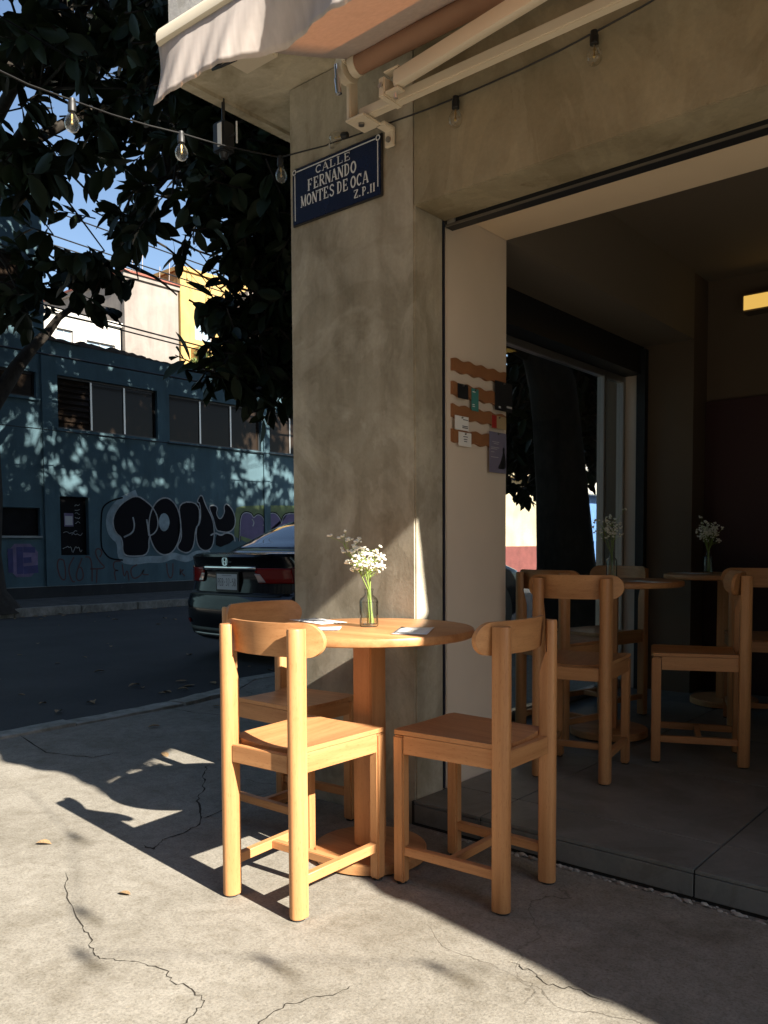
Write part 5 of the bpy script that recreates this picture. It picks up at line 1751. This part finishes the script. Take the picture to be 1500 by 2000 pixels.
# near tree: trunk behind the pillar, boughs hanging over the car
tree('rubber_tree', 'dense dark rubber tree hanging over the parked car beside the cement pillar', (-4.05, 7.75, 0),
     [(-4.05, 7.75, -.05), (-4.05, 7.75, .25), (-4.05, 7.72, .8), (-4.08, 7.7, 1.6), (-4.15, 7.6, 2.6), (-4.35, 7.4, 3.6), (-4.7, 7.2, 5.0), (-5.0, 7.2, 6.5), (-5.2, 7.3, 8.2)], .33, .14,
     [((-4.2, 7.55, 2.9), (-5.6, 5.3, 3.2), .13), ((-4.35, 7.4, 3.6), (-5.6, 4.9, 4.6), .14), ((-4.7, 7.2, 5.0), (-6.7, 5.2, 6.2), .14), ((-4.5, 7.3, 4.2), (-7.1, 5.1, 4.7), .10), ((-5.6, 5.3, 3.2), (-5.55, 4.55, 2.55), .035),
      ((-5.0, 7.2, 6.5), (-6.5, 9.5, 8.5), .12), ((-5.2, 7.3, 8.2), (-5.5, 5.0, 9.6), .1), ((-4.35, 7.4, 3.6), (-3.7, 9.5, 4.4), .11), ((-5.2, 7.3, 8.2), (-4.6, 10.5, 9.5), .1), ((-4.2, 7.6, 2.8), (-4.0, 8.6, 3.6), .09)],
     [((-5.45, 4.85, 5.0), (.75, .7, .75), 110), ((-5.40, 4.85, 4.0), (.62, .6, .62), 95), ((-5.75, 5.15, 3.15), (.55, .5, .5), 64), ((-5.62, 4.62, 2.62), (.34, .3, .26), 16), ((-5.62, 5.25, 2.55), (.34, .3, .35), 26),
      ((-6.6, 5.25, 6.0), (.95, .8, .75), 60), ((-6.75, 4.85, 4.15), (.55, .5, .45), 11), ((-7.1, 5.35, 4.9), (.65, .6, .55), 20), ((-5.8, 6.6, 4.2), (1.1, 1.0, 1.4), 130), ((-5.2, 5.9, 6.2), (1.2, 1.2, .9), 90), ((-6.1, 4.6, 5.2), (.5, .5, .7), 40),
      ((-5.4, 7.4, 9.3), (2.4, 4.6, 2.3), 760), ((-5.2, 12.6, 9.4), (2.2, 3.0, 2.2), 420), ((-3.9, 9.2, 4.6), (1.0, 2.2, 1.5), 120), ((-4.6, 9.8, 3.3), (.9, 1.4, .8), 40), ((-5.75, 10.6, 3.2), (1.1, 1.4, 1.6), 300), ((-6.6, 11.2, 2.85), (.8, .9, 1.2), 130), ((-4.9, 9.2, 2.7), (.6, .8, .8), 80), ((-8.3, 9.4, 9.9), (2.4, 4.0, 1.3), 200), ((-7.8, 6.6, 8.2), (1.8, 2.6, 1.6), 150)],
     9, .235, .46, 150)
tree('rubber_tree', 'unseen street tree added behind the camera to block sky light', (0.2, -3.9, 0),  # out-of-view tree, added to shut out part of the sky
     [(.2, -3.9, -.15), (.2, -3.9, .5), (.2, -3.95, 1.5), (.15, -3.9, 3.0), (.1, -4.0, 5.0), (0, -4.2, 7.0)], .26, .12,
     [((.15, -3.9, 3.4), (-2.5, -3.6, 5.6), .11), ((.1, -4.0, 4.4), (2.8, -4.4, 6.0), .11), ((.1, -4.0, 5.0), (0, -7.0, 6.6), .1)],
     [((0, -4.6, 6.6), (4.6, 2.4, 1.9), 420), ((-2.5, -3.6, 5.8), (1.8, 1.4, 1.0), 90)], 9, .26)
# roof-garden shrub on the yellow house
def shrub():
    t = thing('potted_shrub', 'small bright green shrub at the foot of the yellow house, above the blue roof', 'plant', (-24.2, 18.9, 7.3))
    P, D, Nn, Ls, tips = clusters([((-24.1, 18.75, 7.6), (.4, .5, .4), 60)], 7, .16, 1)
    me = leaf_mesh('foliage', P, D, Nn, Ls, .4, M['leaf2'])
    o = link(bpy.data.objects.new('foliage', me)); attach(o, t); o['kind'] = 'stuff'
    bm = bmesh.new()
    for k in range(6): tube(bm, [(-24.1, 18.8, 7.05), (-24.1 + random.uniform(-.3, .3), 18.75 + random.uniform(-.35, .35), 7.7)], [.02, .008], 5)
    finish('stems', bm, M['bark'], t)
    bm = bmesh.new(); lathe(bm, [(.16, .0), (.22, .25), (.24, .26), (.24, .30)], (-24.1, 18.8, 6.8), 16); finish('pot', bm, M['rooftile'], t)
    part('ledge', (-24.5, 18.3, 6.68), (-23.6, 19.6, 6.80), M['grey_bldg'], t)
shrub()
# bare twiggy branch with a few yellow leaves in front of the pale houses
def twig_branch():
    t = thing('bare_branch', 'leafless drooping branch with few yellow leaves before the pale houses', 'branch', (-10.5, 7.6, 5.9))
    rs = random.Random(21)
    bm = bmesh.new(); P = []; D = []
    def grow(a, d, L, r, lev):
        pts = [a]; p = a.copy(); dd = d.copy()
        for i in range(5):
            dd = (dd + Vector((rs.uniform(-1, 1), rs.uniform(-1, 1), rs.uniform(-1.1, .5))) * .22).normalized()
            p = p + dd * L / 5; pts.append(p.copy())
            if lev < 2 and rs.random() < .75:
                grow(p.copy(), (dd + Vector((rs.uniform(-1, 1), rs.uniform(-1, 1), rs.uniform(-1, .7)))).normalized(), L * rs.uniform(.35, .6), r * .5, lev + 1)
            if lev == 2 and rs.random() < .16:
                P.append(tuple(p)); D.append((rs.uniform(-1, 1), rs.uniform(-1, 1), -1))
        tube(bm, pts, [r * (1 - .13 * i) for i in range(6)], 5, False)
    for k in range(5):
        grow(Vector((-10.9 + .3 * k, 7.3 + .35 * k, 5.7 - .07 * k)), Vector((.35, .85, -.28 + .06 * k)).normalized(), 2.2, .020, 0)
    finish('twigs', bm, M['bark'], t)
    P = np.array(P); n = len(P)
    me = leaf_mesh('leaves', P, np.array(D), RNG.normal(size=(n, 3)), RNG.uniform(.07, .12, n), .5, M['leaf2'])
    o = link(bpy.data.objects.new('leaves', me)); attach(o, t); o['kind'] = 'stuff'
twig_branch()

# ------------------------------------------------------------------ fallen leaves
def litter():
    metas = []
    for k in range(3):
        me = leaf_mesh('fallen_leaf', np.zeros((1, 3)), np.array([[0, 1.0, 0]]), np.array([[0, 0, 1.0]]), np.ones(1), .5, M['dryleaf'])
        for v in me.vertices:
            v.co.z = v.co.z * 1.2 + [.25, -.2, .12][k] * v.co.y * (1 - v.co.y) + .18 * v.co.x ** 2 + .06 + (.05 if k == 1 else 0)
        metas.append(me)
    rs = random.Random(4)
    def put(x, y, z, s, label, grp):
        o = link(bpy.data.objects.new('fallen_leaf', rs.choice(metas)))
        o.location = (x, y, z); o.rotation_euler = (rs.uniform(-.12, .12), rs.uniform(-.12, .12), rs.uniform(0, 6.28)); o.scale = (s, s, s)
        tag(o, label, 'leaf', grp)
    for i in range(150):
        x = -4.52 - abs(rs.gauss(0, 1.1)) if i < 110 else rs.uniform(-12.8, -7)
        y = rs.uniform(1.9, 9.0) if i < 110 else rs.uniform(3, 12)
        if x > -4.9 and y > 3.5: x -= .45
        put(x, y, -.118, rs.uniform(.05, .11), 'dry brown leaf lying on the dark asphalt of the street', 'dry leaves on the street')
    for i in range(40):
        put(-12.92 + abs(rs.gauss(0, .12)), rs.uniform(5.5, 12), -.118, rs.uniform(.07, .12), 'dry leaf in the gutter of the far kerb', 'dry leaves along the far kerb')
    for x, y, s, lab in ((-3.36, 2.32, .07, 'curled yellow leaf in the patch of sun beyond the table shadow'), (-2.66, 1.33, .055, 'orange dry leaf alone on the sunlit pavement at the left'), (-3.9, 2.6, .07, 'brown leaf on the shaded pavement near the kerb'),
                      (-3.35, 3.0, .06, 'darkest leaf on the shaded pavement, farther from the kerb'), (-2.05, 1.30, .045, 'pale leaf on the sunlit pavement left of the nearest chair'), (-4.1, 3.2, .06, 'leaf next to the step in the kerb')):
        put(x, y, .002, s, lab, None)
litter()
bpy.context.view_layer.update()
